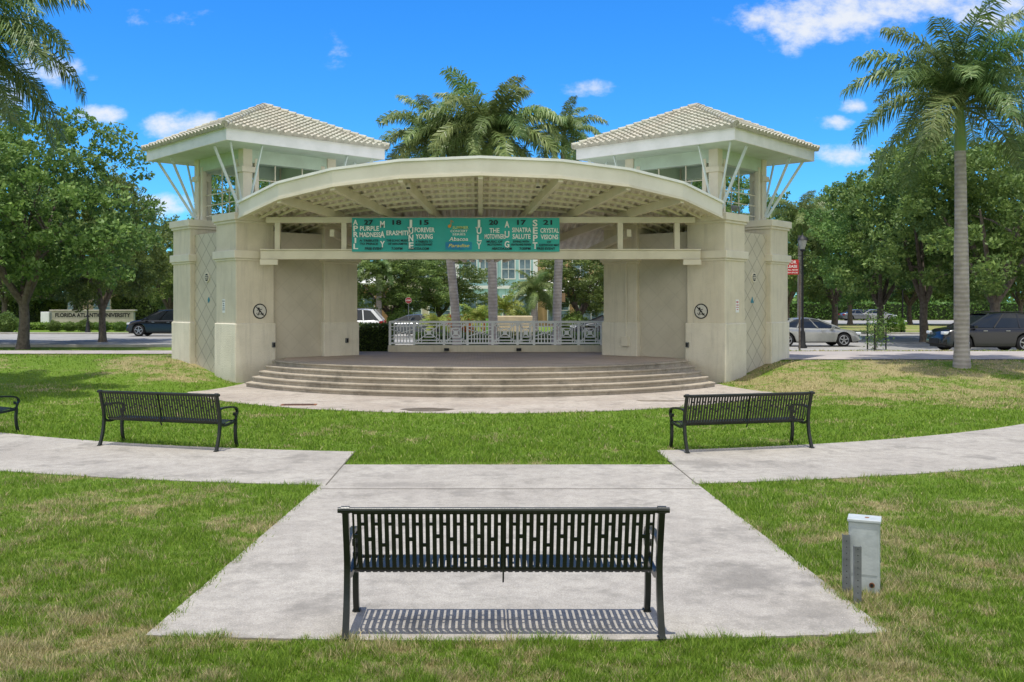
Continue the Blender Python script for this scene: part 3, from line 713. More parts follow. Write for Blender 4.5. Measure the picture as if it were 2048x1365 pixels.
def plate(sgn,label,outer_u,z,w,hh,mat,lines,lm):
    Tm,rz0 = tmat(sgn)
    p = Tm@Vector(((-1 if sgn<0 else 1)*(2.225+.003),outer_u,z)); rz=rz0+(-PI/2 if sgn<0 else PI/2)
    S=empty('notice_sign',p,rz,label,'sign')
    mb=MB(); mb.box(-w/2,w/2,-.01,0,-hh/2,hh/2); mb.build('panel',mat,S)
    for k,(s,sz,zz) in enumerate(lines): text(s,sz,lm,S,(0,-.0125,zz))
plate(-1,'small white notice plate on the left tower outer pier',-1.45,2.36,.17,.42,M['plainwhite'],[('NOTICE',.04,.15),('PARK',.035,.07),('RULES',.035,.01),('NO PETS',.03,-.06),('ALLOWED',.03,-.12)],M['plainblack'])
plate(1,'small red and white notice plate on the right tower outer pier',-1.45,2.36,.20,.40,M['plainwhite'],[('NO',.09,.12),('PARKING',.04,.03),('ON STAGE',.035,-.04),('AREA',.04,-.11)],M['red'])
def ebox(p,rz,label,w=.10,hh=.16):
    S=empty('outlet_box',p,rz,label,'outlet box'); mb=MB(); mb.box(-w/2,w/2,-.06,0,-hh/2,hh/2); mb.build('housing',M['galv'],S,bevel=.008)
    mb=MB(); mb.box(-w/2+.015,w/2-.015,-.07,-.061,-hh/2+.02,hh/2-.02); mb.build('cover',M['plainblack'],S)
p,rz=on_inner(-1,-.98,1.15,.05); ebox(p,rz,'grey outlet box low on the left tower front pier')
p,rz=on_inner(-1,1.75,1.22,.05); ebox(p,rz,'grey outlet box low on the pier at the left side of the stage opening')
p,rz=on_inner(1,.98,1.15,.05); ebox(p,rz,'grey outlet box low on the right tower front pier')
p,rz=on_inner(1,-1.3,0,-.0); C_=empty('conduit',p,rz,'painted conduit pipe with junction box on the wall right of the opening','conduit')
mb=MB(); mb.tube([(0,-.05,1.2),(0,-.05,3.78)],.022,8); mb.build('pipe',M['trim'],C_)
mb=MB(); mb.box(-.13,.13,-.16,.0,1.05,1.36); mb.build('junction_box',M['trim'],C_,bevel=.01)

# ------------------------------------------------------------------ canopy
CA = empty('stage_canopy',(0,29.3,0),0,'wide arched cream canopy with ribbed underside spanning the two towers','canopy')
def zu(x,y):
    return (5.85-.13*(y-25) if y<29.3 else 5.291-.165*(y-29.3)) - .004*x*x - max(0,abs(x)-5)*.02*max(0,y-25)
fx = [-7.25,-5.75,-4.05,-2.14,0,2.14,4.05,5.75,7.25]
def fy(x): return 34.3-math.sqrt(9.3**2-x*x)
fr = [(x,fy(x)) for x in fx]
def edge_y(x):
    for (a,b_) in zip(fr[:-1],fr[1:]):
        if a[0]<=x<=b_[0]: t=(x-a[0])/(b_[0]-a[0]); return a[1]+(b_[1]-a[1])*t
    return fr[-1][1]
def rear_y(x): return 37-abs(x)**1.6*.18
O = lambda x,y,z:(x,y-29.3,z)
mb=MB(); cap=MB(); lip=MB()
for (a,b_) in zip(fr[:-1],fr[1:]):
    for (m_,zo0,zo1,of) in ((mb,-.02,.40,0),(cap,.40,.47,.06),(lip,-.05,.02,.03)):
        vs=[]
        for (x,y) in (a,b_):
            d=Vector((x,y-34.3,0)).normalized(); z=zu(x,y)
            po=Vector((x,y,0))+d*of; pi_=Vector((x,y,0))-d*.12
            vs+= [O(po.x,po.y,z+zo0),O(po.x,po.y,z+zo1),O(pi_.x,pi_.y,z+zo1),O(pi_.x,pi_.y,z+zo0)]
        m_.add(vs,[(0,4,5,1),(1,5,6,2),(2,6,7,3),(3,7,4,0),(0,1,2,3),(7,6,5,4)])
fa=mb.build('fascia',M['fascia'],CA); cap.build('drip_edge',M['white'],fa); lip.build('fascia_trim',M['trim'],fa)
xsD=np.arange(-7.2,7.201,.06); V=[];F=[]; ny=26
for i,x in enumerate(xsD):
    ya=edge_y(x)+.06; yb=rear_y(x); w=.08*(1 if (i//2)%2 else 0)
    for j in range(ny): 
        y=ya+(yb-ya)*j/(ny-1); V.append(O(x,y,zu(x,y)+.14+w))
for i in range(len(xsD)-1):
    for j in range(ny-1): F.append((i*ny+j,(i+1)*ny+j,(i+1)*ny+j+1,i*ny+j+1))
mb=MB(); mb.v=V; mb.f=F; mb.build('deck',M['deck'],CA)
rm=pm('roof_membrane',(.55,.54,.50),(.45,.44,.40),1,.8); mb=MB(); mb.f=F; mb.v=[(x,y,zu(x,y+29.3)+.40) for x,y,z in V]; mb.build('roof',rm,CA)
for x in fx[1:-1]:
    y0=fy(x)+.1; cx,cy=0,38.0; t=(36.3-y0)/(cy-y0); x1=x+(cx-x)*t; y1=36.3
    n=8; mb=MB()
    for i in range(n):
        ta,tb=i/n,(i+1)/n; A=(x+(x1-x)*ta,y0+(y1-y0)*ta); B=(x+(x1-x)*tb,y0+(y1-y0)*tb)
        mb.bar(O(*A,zu(*A)+.01),O(*B,zu(*B)+.01),.13,.25)
    mb.build('rib',M['trim'],CA)
for k in range(1,8):
    mb=MB(); off=.62*k; prev=None
    for x in np.linspace(-6.9,6.9,24):
        y=edge_y(x)+off
        if y>35: prev=None; continue
        p=O(x,y,zu(x,y)+.115)
        if prev: mb.bar(prev,p,.05,.06)
        prev=p
    mb.build('purlin',M['deck'],CA)
mb=MB(); mb.box(-6.75,6.75,-.16,.16,3.80,4.07); mb.box(-6.75,6.75,-.22,.22,4.071,4.11); mb.build('main_beam',M['trim'],CA,bevel=.01)
mb=MB(); mb.box(-6.6,6.6,-.12,.12,4.92,5.10); mb.build('upper_beam',M['trim'],CA,bevel=.01)
for x in (-6.25,-4.2,-1.6,1.6,4.3,6.05):
    mb=MB(); mb.box(x-.08,x+.08,-.09,.09,4.111,4.92); mb.build('post',M['trim'],CA)
for s in (-1,1):
    mb=MB(); mb.box(*sorted((s*6.2,s*6.75)),-.26,-.165,3.62,3.79); mb.build('bracket',M['trim'],CA,bevel=.01)
mb=MB(); mb.box(-6.3,6.3,3.9,4.1,4.05,4.25); mb.build('rear_beam',M['trim'],CA)
for x in (-4.6,-2.3,2.3,4.6):
    mb=MB(); mb.bar((x,.1,4.62),(x*.8,4.0,4.2),.14,.22); mb.build('cross_beam',M['trim'],CA)
for k,x in enumerate((-1.95,1.55)):
    y=fy(x)+.5; S=empty('spotlight',(x,y,zu(x,y)-.05),0,['small spotlight under the left of the canopy edge','small spotlight under the right of the canopy edge'][k],'light')
    mb=MB(); mb.tube([(0,0,-.02),(0,-.05,-.14)],[.05,.075],12); mb.build('housing',M['trim'],S); mb=MB(); mb.tube([(0,-.05,-.141),(0,-.052,-.15)],.06,12); mb.build('lens',M['glass'],S)
p = Vector((7.95,29.2,5.25)); S=empty('security_camera',p,0,'grey dome security camera on top of the right front pier','camera')
mb=MB(); mb.tube([(0,0,-.06),(0,0,.16)],.03,8); mb.tube([(0,0,.15),(-.16,-.1,.17)],.02,8); mb.build('bracket',M['galv'],S)
mb=MB(); mb.lathe([(.02,.20),(.09,.18),(.10,.10),(.06,.03),(.01,.0)],14,(-.18,-.12)); mb.build('dome',M['galv'],S,smooth=True)

# ------------------------------------------------------------------ banner
BY=29.06; k_=BY/1900
bX=lambda px:(px-961)*k_; bZ=lambda py:2.4+(610-py)*k_
m, nt, b, N, L = newmat('banner_vinyl'); M['banner']=m
sp=N.new('ShaderNodeSeparateXYZ'); L.new(coord(nt),sp.inputs[0])
c0=mix(nt, mrange(nt, sp.outputs[0], -3.3,2.9), (.012,.35,.33),(.018,.43,.37)); c0=mix(nt, mrange(nt, noise(nt, coord(nt), 1.5,4),.4,.7,0,.4), c0,(.03,.50,.46))
L.new(c0,b.inputs['Base Color']); b.inputs['Roughness'].default_value=.45
BN=empty('concert_banner',(0,BY,4.55),0,'long teal concert series banner hanging across the stage beams','banner')
V=[];F=[];nx=90;nz=10;x0,x1=bX(704),bX(1119);z0,z1=bZ(504)-4.55,bZ(436)-4.55
bw=lambda x,z:.010*math.sin(x*5.2+z*3)+.006*math.sin(x*11+1)
for i in range(nx+1):
    for j in range(nz+1):
        x=x0+(x1-x0)*i/nx; z=z0+(z1-z0)*j/nz; z+= -.012*math.sin(PI*((x-x0)/1.05%1))*(j/nz); V.append((x,bw(x,z),z))
for i in range(nx):
    for j in range(nz): a=i*(nz+1)+j; F.append((a,a+nz+1,a+nz+2,a+1))
mb=MB(); mb.v=V; mb.f=F; mb.build('cloth',M['banner'],BN,smooth=True)
btx=pm('banner_white',(.88,.90,.87),(.86,.88,.85),5,.5); bdk=pm('banner_navy',(.008,.02,.03),None,5,.5)
def bt(s,px,py,cap_px,mat=btx,width=None,**kw):
    o=text(s,cap_px*k_/.70,mat,BN,(bX(px),-.024,bZ(py)-4.55),**kw)
    if width:
        xs_=[v.co.x for v in o.data.vertices]; w=max(xs_)-min(xs_); o.scale.x=width*k_/w
    return o
for word,px in (('APRIL',711),('MAY',765),('JUNE',822),('JULY',958),('AUG',1014),('SEPT',1070)):
    n=len(word); sp_=60/n
    for i,ch in enumerate(word): bt(ch,px,440+sp_*(i+.5),min(12.5,sp_*.85),width=(3.5 if ch=='I' else 9.5),bold=.03)
for s,px in (('27',737),('18',792),('15',847),('20',987),('17',1041),('21',1097)): bt(s,px,446,9,bdk,width=18,bold=.03)
for s,px,py,w in (('PURPLE',739,458,38),('MADNESS',740,470.5,42),('ERASMITH',797,467,48),('FOREVER',849,461,40),('YOUNG',849,474,34),('THE',989,462,20),('MOTOWNERS',990,474,42),('SINATRA',1043,461,38),('SALUTE',1043,474,36),('CRYSTAL',1099,462,37),('VISIONS',1099,475,35)):
    bt(s,px,py,9,btx,width=w,bold=.025)
for s,px,py,w in (('A TRIBUTE',738,482,38),('TO PRINCE',738,488.5,36),('THE SONIC MUSIC',795,482,44),('OF AEROSMITH',795,488.5,38),('A TRIBUTE TO',848,484,34),('ROD STEWART',848,490,34),('MUSIC OF',989,484,32),('MOTOWN',989,490,28),('SWING WITH',1042,484,32),('SINATRA AND FRIENDS',1042,490,40),('OF',1098,485,8),('FLEETWOOD MAC',1098,491,40)):
    bt(s,px,py,4.2,bdk,width=w,bold=.02)
for s,px,w in (('FREE EVENT',748,36),('7:30PM',794,22),('ABACOA.COM',838,40),('ABACOA.COM',1004,40),('7:30PM',1050,22),('FREE EVENT',1092,36)): bt(s,px,498,4.8,bdk,width=w,bold=.02)
mb=MB(); mb.box(bX(891),bX(944),-.020,-.016,bZ(500)-4.55,bZ(484.5)-4.55); mb.build('logo_panel',pm('logo_blue',(.01,.20,.42),(.02,.35,.45),2,.5),BN)
lg=pm('logo_orange',(.75,.30,.03),None,5,.5)
mb=MB(); mb.tube([(bX(899),-.019,bZ(453)-4.55),(bX(899),-.022,bZ(453)-4.55)],3.2*k_,14); mb.bar((bX(902),-.021,bZ(453)-4.55),(bX(902),-.021,bZ(441)-4.55),1.2*k_,.003,up=(0,1,0)); mb.bar((bX(902),-.021,bZ(441)-4.55),(bX(907),-.021,bZ(445)-4.55),1.2*k_,.003,up=(0,1,0)); mb.build('logo_note',lg,BN)
bt('SUMMER',921,456,5.5,pm('logo_pale',(.7,.8,.3),None,5,.5),width=32); bt('CONCERT',918,463,4.6,btx,width=34); bt('SERIES',918,469.5,4,btx,width=26)
bt('Abacoa',917,479,7.5,btx,width=38,shear=.2); bt('Paradise',917,492,6.5,pm('logo_yellow',(.8,.7,.15),None,5,.5),width=42,shear=.3)

# ------------------------------------------------------------------ benches
def smooth_profile(pts, n):
    P_=[np.array(p) for p in pts]; out=[]
    for i in range(len(P_)-1):
        p0=P_[max(i-1,0)];p1=P_[i];p2=P_[i+1];p3=P_[min(i+2,len(P_)-1)]
        for k in range(n):
            t=k/n; out.append(.5*((2*p1)+(-p0+p2)*t+(2*p0-5*p1+4*p2-p3)*t*t+(-p0+3*p1-3*p2+p3)*t**3))
    out.append(P_[-1]); return out
def ribbon(mb,x0,x1,pf,th=.006):
    vs=[];fs=[];m_=len(pf)
    for i,p in enumerate(pf):
        d=pf[min(i+1,m_-1)]-pf[max(i-1,0)]; d=d/np.linalg.norm(d); n_=np.array([-d[1],d[0]])*th/2
        for (x,s) in ((x0,-1),(x1,-1),(x1,1),(x0,1)): q=p+n_*s; vs.append((x,q[0],q[1]))
    for i in range(m_-1):
        for k in range(4): fs.append((i*4+k,i*4+(k+1)%4,(i+1)*4+(k+1)%4,(i+1)*4+k))
    fs+= [(3,2,1,0),tuple((m_-1)*4+k for k in range(4))]; mb.add(vs,fs)
def bench():
    B=empty('park_bench')
    back=smooth_profile([(-.005,.905),(.03,.78),(.065,.64),(.095,.53),(.125,.455)],6)
    seat=smooth_profile([(.125,.455),(.165,.425),(.24,.415),(.36,.43),(.50,.45),(.565,.445),(.59,.415)],5)
    def frac(pf,a,b_):
        n=len(pf)-1; out=[]; m_=max(2,int((b_-a)*n)+2)
        for k in range(m_):
            t=(a+(b_-a)*k/(m_-1))*n; i=min(int(t),n-1); out.append(pf[i]+(pf[i+1]-pf[i])*(t-i))
        return out
    W=.0155
    for half in (-1,1):
        xa,xb=(-1.085,-.005) if half<0 else (.005,1.085); n=22; pitch=(xb-xa)/n
        bk=MB(); st=MB()
        for i in range(n+1):
            xc=xa+pitch*i
            ribbon(bk,max(xa,xc-W),min(xb,xc+W),back); ribbon(st,max(xa,xc-W),min(xb,xc+W),seat)
        for i in range(n):
            g0=xa+pitch*i+W; g1=xa+pitch*(i+1)-W
            ribbon(bk,g0,g1,frac(back,0,.06)); ribbon(bk,g0,g1,frac(back,.92,1))
            c1=(.34,.62,.46,.70,.38,.54)[(i*5+(2 if half>0 else 0))%6]
            if (i+half)%2: ribbon(bk,g0,g1,frac(back,c1,c1+.05))
            else: ribbon(bk,g0,g1,frac(back,.18 if i%4 else .80,.22 if i%4 else .84))
            ribbon(st,g0,g1,frac(seat,0,.10)); ribbon(st,g0,g1,frac(seat,.84,1)); c2=.30+.35*((i*3)%5)/5; ribbon(st,g0,g1,frac(seat,c2,c2+.03))
        bk.build('backrest',M['black'],B); st.build('seat',M['black'],B)
    mb=MB(); mb.tube([(-1.185,-.012,.915),(1.185,-.012,.915)],.021,12); mb.build('top_rail',M['black'],B,smooth=True)
    mb=MB(); mb.tube([(-1.12,.35,.40),(1.12,.35,.40)],.014,8); mb.build('cross_rail',M['black'],B,smooth=True)
    cb=smooth_profile([(-.02,.90),(.02,.78),(.055,.64),(.08,.52),(.085,.42),(.12,.37)],4); mb=MB(); ribbon(mb,-.006,.006,cb,.022); mb.build('centre_bracket',M['black'],B)
    for s in (-1,1):
        x=1.13*s
        rear=smooth_profile([(-.012,.915),(.03,.76),(.075,.58),(.085,.44),(.06,.25),(.0,.06),(-.03,.0)],5)
        mb=MB(); ribbon(mb,x-.022,x+.022,rear,.045); mb.tube([(x-.03,-.012,.918),(x+.03,-.012,.918)],.028,12); mb.box(x-.03,x+.03,-.06,.02,0,.012); mb.build('leg',M['black'],B)
        fr_=smooth_profile([(.60,.0),(.565,.12),(.55,.28),(.56,.40),(.555,.47)],5)
        mb=MB(); ribbon(mb,x-.022,x+.022,fr_,.045); mb.box(x-.03,x+.03,.57,.64,0,.012); mb.build('leg',M['black'],B)
        sf=smooth_profile([(.085,.44),(.2,.395),(.4,.41),(.56,.43)],5); mb=MB(); ribbon(mb,x-.018,x+.018,sf,.04); mb.build('seat_bracket',M['black'],B)
        arm=smooth_profile([(.055,.66),(.15,.685),(.32,.685),(.48,.672),(.575,.64),(.605,.58),(.575,.53),(.53,.54),(.535,.575)],5)
        a2=smooth_profile([(.555,.45),(.575,.50),(.59,.55)],3)
        mb=MB(); ribbon(mb,x-.024,x+.024,arm,.03); ribbon(mb,x-.018,x+.018,a2,.03); mb.build('armrest',M['black'],B)
    return B
bn=bench()
for i,(x,y,lab) in enumerate([(.165,6.80,'nearest black slatted bench, seen from behind on the concrete pad'),
        (-5.37,15.80,'black slatted bench on the left path, its whole length in view'),
        (4.42,15.58,'black slatted bench on the right path'),
        (-9.95,17.95,'black slatted bench cut off by the left edge of the view')]):
    o=bn if i==0 else copy_tree(bn)
    rz=0 if i==0 else math.atan2(x, CY-y)
    o.location=(x,y,.014 if i else .017); o.rotation_euler=(0,0,rz)
    tag(o,lab,'bench','benches around the lawn')

# ------------------------------------------------------------------ utility box
U=empty('utility_box',(3.205,7.93,0),R(-24),'grey weathered electrical box standing in the grass by the pad','utility box')
mb=MB(); mb.box(-.12,.12,-.09,.10,.02,.60); u=mb.build('cabinet',M['boxgrey'],U,bevel=.008)
mb=MB(); mb.box(-.13,.13,-.102,.112,.60,.625); mb.build('lid',M['boxgrey'],U,bevel=.006)
mb=MB(); mb.tube([(.02,0,.625),(.02,0,.628)],.018,10); mb.build('lid_mark',M['rust'],U)
mb=MB(); mb.tube([(.06,-.0905,.09),(.06,-.095,.09)],.022,16); mb.build('knockout_ring',M['rust'],U)
mb=MB(); mb.tube([(.06,-.0952,.09),(.06,-.098,.09)],.013,12); mb.build('knockout_hole',M['plainblack'],U)
mb=MB(); mb.box(-.10,.10,-.093,-.0905,.17,.56); mb.build('door',M['boxgrey'],U,bevel=.001)
M['hole']=pm('bolt_hole',(.05,.05,.05),None,5,.9)
for k,(x,y,zz) in enumerate(((3.025,7.86,.50),(3.015,7.60,.47))):
    S=empty('steel_post',(x,y,0),R(-10),['galvanised steel channel post left of the utility box','galvanised steel channel post in front of the utility box'][k],'post','galvanised posts by the utility box')
    mb=MB(); mb.box(-.028,.028,-.02,-.015,-.02,zz); mb.box(-.028,-.023,-.015,.02,-.02,zz); mb.box(.023,.028,-.015,.02,-.02,zz); mb.build('channel',M['galv'],S)
    mb=MB()
    for q in range(9): mb.tube([(0,-.0195,.05+.05*q),(0,-.0208,.05+.05*q)],.005,8)
    mb.build('bolt_holes',M['hole'],S)

# ------------------------------------------------------------------ cars
def lerpf(tab,x):
    for a,b_ in zip(tab[:-1],tab[1:]):
        if a[0]<=x<=b_[0]: t=(x-a[0])/(b_[0]-a[0]); return a[1]+(b_[1]-a[1])*t
    return tab[0][1] if x<tab[0][0] else tab[-1][1]
def carpaint(name,c,metal=.3): 
    m,nt,b,N,L=newmat(name); b.inputs['Roughness'].default_value=.25; b.inputs['Metallic'].default_value=metal
    b.inputs['Coat Weight'].default_value=.35; b.inputs['Coat Roughness'].default_value=.05
    L.new(mix(nt,mrange(nt,noise(nt,coord(nt),3,4),.3,.7),c,tuple(x*.88 for x in c)),b.inputs['Base Color']); return m
def car(label,x,y,rz,paint,kind,sc=1,z=None,cat='car',name='parked_car',group='cars parked around the stage'):
    C=empty(name,(x,y,.366 if z is None else z),rz,label,cat,group); C.scale=(sc,)*3
    if kind=='sedan':
        top=[(-2.35,.62),(-2.3,.86),(-2.15,.97),(-1.6,1.0),(-.5,.95),(1.05,.93),(1.3,.90),(1.9,.80),(2.2,.68),(2.35,.50)]
        gh=dict(b0=-1.78,b1=1.25,t0=-1.0,t1=.22,zb=.93,zt=1.40,wb=.80,wt=.60); Ln=2.35
    else:
        top=[(-2.2,.72),(-2.17,1.0),(-2.1,1.12),(-1.2,1.10),(1.0,1.08),(1.25,1.06),(1.85,.97),(2.1,.84),(2.2,.55)]
        gh=dict(b0=-2.08,b1=1.2,t0=-1.55,t1=.15,zb=1.05,zt=1.68,wb=.83,wt=.66); Ln=2.2
    wx=(-1.38,1.42) if kind=='sedan' else (-1.32,1.34); rw=.335 if kind=='sedan' else .38
    st=[]; N_=46
    for i in range(N_+1):
        X=-Ln+2*Ln*i/N_; e=abs(X)/Ln; w=.90*(1-.17*max(0,(e-.72)/.28)**2); zt=lerpf(top,X); zb=.24+.10*max(0,(e-.85)/.15)
        arch=zb
        for c in wx:
            d=abs(X-c)
            if d<rw+.06: arch=max(arch, rw+math.sqrt((rw+.06)**2-d*d))
        arch=min(arch,zt-.12)
        st.append([(X,-w*.97,arch),(X,-w,arch+.02),(X,-w*1.0,max(arch+.03,zt-.28)),(X,-w*.96,zt-.08),(X,-w*.84,zt),(X,w*.84,zt),(X,w*.96,zt-.08),(X,w,max(arch+.03,zt-.28)),(X,w,arch+.02),(X,w*.97,arch)])
    mb=MB(); vs=[p for s in st for p in s]; fs=[]
    for i in range(N_):
        for k in range(9): fs.append((i*10+k,i*10+k+1,(i+1)*10+k+1,(i+1)*10+k))
    fs.append(tuple(range(9,-1,-1))); fs.append(tuple(N_*10+k for k in range(10))); mb.add(vs,fs); mb.build('body',paint,C,smooth=True)
    mb=MB(); mb.box(-Ln+.15,Ln-.15,-.70,.70,.20,.62); mb.build('underbody',M['plainblack'],C)
    g=gh
    n=8; vs=[]
    for i in range(n+1):
        t=i/n; xb=g['b0']+(g['b1']-g['b0'])*t; xt=g['t0']+(g['t1']-g['t0'])*t; zt=g['zt']-.07*abs(2*t-1)**2.2
        vs+=[(xb,-g['wb'],g['zb']),(xb*.35+xt*.65,-(g['wb']*.42+g['wt']*.58),g['zb']+(zt-g['zb'])*.65),(xt,-g['wt'],zt),(xt,g['wt'],zt),(xb*.35+xt*.65,(g['wb']*.42+g['wt']*.58),g['zb']+(zt-g['zb'])*.65),(xb,g['wb'],g['zb'])]
    fs=[]
    for i in range(n):
        for k in range(5): fs.append((i*6+k,i*6+k+1,(i+1)*6+k+1,(i+1)*6+k))
    fs+=[(5,4,3,2,1,0),tuple(n*6+k for k in range(6))]
    mb=MB(); mb.add(vs,fs); mb.build('windows',M['glass'],C)
    mb=MB(); vs=[]
    for i in range(n+1):
        t=i/n; xt=g['t0']-.06+(g['t1']-g['t0']+.12)*t; zt=g['zt']-.07*abs(2*t-1)**2.2
        for (w,dz) in ((-g['wt']-.02,-.03),(-g['wt']*.85,.025),(0,.045),(g['wt']*.85,.025),(g['wt']+.02,-.03)): vs.append((xt,w,zt+dz))
    fs=[]
    for i in range(n):
        for k in range(4): fs.append((i*5+k,i*5+k+1,(i+1)*5+k+1,(i+1)*5+k))
    mb.add(vs,fs); mb.build('roof',paint,C,smooth=True)
    for s in (-1,1):
        for t in (0,.30,.64,1):
            xb=g['b0']+(g['b1']-g['b0'])*t; xt=g['t0']+(g['t1']-g['t0'])*t
            mb=MB(); mb.bar((xb,s*(g['wb']+.008),g['zb']),(xt,s*(g['wt']+.008),g['zt']-.04),(.07 if t==1 else .16) if t in(0,1) else .06,.03,up=(0,1,0)); mb.build('pillar',paint,C)
        if kind=='suv': mb=MB(); mb.tube([(g['t0'],s*g['wt']*.9,g['zt']+.04),(g['t1'],s*g['wt']*.9,g['zt']+.04)],.02,6); mb.build('roof_rail',M['plainblack'],C)
    for c in wx:
        for s in (-1,1):
            mb=MB(); mb.tube([(0,s*.66,0),(0,s*.70,0),(0,s*.865,0),(0,s*.885,0)],[rw*.9,rw,rw,rw*.93],26); wh=mb.build('wheel',M['tyre'],C,smooth=True,loc=(c,0,rw))
            mb=MB(); mb.tube([(0,s*.87,0),(0,s*.889,0)],rw*.20,14)
            ring_=[(rw*.64*math.cos(t),s*.888,rw*.64*math.sin(t)) for t in np.linspace(0,2*PI,25)]; mb.tube(ring_,.016,6)
            for q in range(5):
                a=q*2*PI/5+.3; mb.bar((0,s*.888,0),(rw*.63*math.cos(a),s*.888,rw*.63*math.sin(a)),.05,.012,up=(0,1,0))
            mb.build('rim',M['rim'],wh)
    zh=.66 if kind=='sedan' else .82
    for s in (-1,1):
        mb=MB(); mb.box(Ln-.30,Ln-.045,*sorted((s*.52,s*.81)),zh-.07,zh+.06); mb.build('headlight',M['headlamp'],C,bevel=.03)
        mb=MB(); mb.box(-Ln-.002,-Ln+.22,*sorted((s*.52,s*.845)),zh+.04,zh+.20); mb.build('taillight',M['redlamp'],C,bevel=.02)
        mb=MB(); mb.box(.78,.95,*sorted((s*.88,s*1.02)),g['zb']-.02,g['zb']+.12); mb.build('wing_mirror',paint,C,bevel=.03)
        for xh in (-.55,.42):
            mb=MB(); mb.box(xh-.10,xh+.08,*sorted((s*.895,s*.915)),g['zb']-.15,g['zb']-.12); mb.build('door_handle',M['rim'],C)
    mb=MB(); mb.box(Ln-.02,Ln+.012,-.42,.42,.36,.56); mb.build('grille',M['plainblack'],C)
    return C
pk=carpaint('paint_black',(.010,.011,.013)); ps=carpaint('paint_silver',(.33,.335,.32),.5); pw=carpaint('paint_white',(.75,.75,.74),0); pg=carpaint('paint_grey',(.16,.17,.18),.5); pn=carpaint('paint_dark',(.008,.009,.011),0)
ppos=lambda px,Y:((px-961)/1900*Y,Y)
car('black boxy off-road car on the street left of the left tower',*ppos(328,62.0),PI,pk,'suv',1.0)
car('silver sedan parked beside the right tower behind the street lamp',*ppos(1618,46.8),0,ps,'sedan',.98)
car('near black dark-windowed car parked at the right edge of the view',*ppos(1968,41.6),PI,pn,'suv',1.0)
car('white car seen through the stage opening at its left side',*ppos(692,57),PI,pw,'suv',1.05)
car('dark grey sedan seen through the stage opening',*ppos(822,60),PI,pg,'sedan',1.0)
car('small black car seen at the right end of the stage opening',*ppos(1215,60),PI,pk,'sedan',1.0)
for k,(px,Y,pt,lab) in enumerate([(1718,122,pg,'grey car in the far right parking lot'),(1752,122,ps,'silver car beside the grey one in the far parking lot')]):
    car(lab,*ppos(px,Y),0,pt,'sedan',1.0,group='cars in the far parking lot')

# ------------------------------------------------------------------ street furniture
M['lampglass']=pm('lamp_glass',(.35,.36,.34),None,4,.2)
def lamp(x,y,label,h=5.3):
    S=empty('street_lamp',(x,y,hz(x,y)),0,label,'street lamp')
    mb=MB(); mb.lathe([(.20,0),(.20,.12),(.14,.2),(.12,.7),(.07,.85),(.055,1.2),(.04,h-.75)],16); mb.build('pole',M['plainblack'],S,smooth=True)
    mb=MB(); mb.lathe([(.05,h-.76),(.12,h-.70),(.10,h-.64)],12); mb.build('collar',M['plainblack'],S,smooth=True)
    mb=MB(); mb.bar((-.3,0,h-.95),(.3,0,h-.95),.03,.03); mb.build('ladder_bar',M['plainblack'],S)
    mb=MB(); mb.lathe([(.10,h-.64),(.20,h-.30),(.21,h-.22)],12); mb.build('lantern_glass',M['lampglass'],S,smooth=True)
    mb=MB(); mb.lathe([(.25,h-.22),(.20,h-.12),(.10,h-.05),(.03,h+.02),(.015,h+.12)],12); mb.build('lantern_cap',M['plainblack'],S,smooth=True)
    return S
lamp(15.12,44.6,'black street lamp with lantern head beside the silver sedan',5.3)
lamp((97-961)/1900*62,68.2,'thin dark street lamp left of the university sign',4.8)
lamp((1805-961)/1900*70,70.0,'far black street lamp between the oaks on the right',4.8)
S=empty('banner_sign',(13.62,41.8,hz(13.62,41.8)),0,'red and white banner sign on a post right of the right tower','sign')
mb=MB(); mb.tube([(.42,0,0),(.42,0,3.9)],.045,8); mb.build('post',M['bark'],S)
mb=MB(); mb.box(-.2,.38,-.01,.01,3.38,4.03); mb.build('panel',M['red'],S)
text('FOR',.19,M['plainwhite'],S,(.09,-.014,3.92)); text('LEASE',.17,M['plainwhite'],S,(.09,-.014,3.73)); text('CALL NOW',.10,M['plainwhite'],S,(.09,-.014,3.58)); text('NEW SPACES',.085,M['plainwhite'],S,(.09,-.014,3.46))
S=empty('stop_sign',((817-961)/1900*58,58,.366),0,'small red octagonal stop sign seen through the stage opening','sign')
mb=MB(); mb.tube([(0,.03,0),(0,.03,2.45)],.025,8); mb.build('post',M['galv'],S)
oc=lambda r:[(r*math.cos(PI/8+k*PI/4),r*math.sin(PI/8+k*PI/4)) for k in range(8)]
def plate_(r,y0,y1):
    mb=MB(); p=oc(r); mb.add([(a,y0,2.3+c) for a,c in p]+[(a,y1,2.3+c) for a,c in p],[tuple(range(8)),tuple(range(15,7,-1))]+[(i,8+i,8+(i+1)%8,(i+1)%8) for i in range(8)]); return mb
plate_(.20,-.01,.0).build('border',M['plainwhite'],S); plate_(.19,-.014,-.011).build('face',pm('faded_red',(.30,.03,.03),None,5,.6),S); text('STOP',.11,M['plainwhite'],S,(0,-.02,2.3))
S=empty('warning_sign',((1128-961)/1900*56,58,.366),0,'small dark road sign seen from behind at the right of the stage opening','sign')
mb=MB(); mb.tube([(0,.03,0),(0,.03,2.6)],.03,8); mb.build('post',M['galv'],S)
mb=MB(); mb.box(-.25,.25,-.01,.0,2.2,2.75); mb.build('panel',pm('sign_back',(.22,.14,.07),None,4,.5),S)
W=empty('monument_sign',((187-961)/1900*80,80,.35),0,'long low cream wall sign with dark capital letters on the left','sign')
sw_=pm('sign_wall',(.50,.46,.37),(.40,.36,.29),1.5,.9)
mb=MB(); mb.box(-3.45,3.45,-.2,.2,0,1.50); mb.build('wall',sw_,W,bevel=.02)
mb=MB(); mb.box(-3.6,3.6,-.28,.28,1.50,1.63); mb.build('coping',sw_,W,bevel=.02)
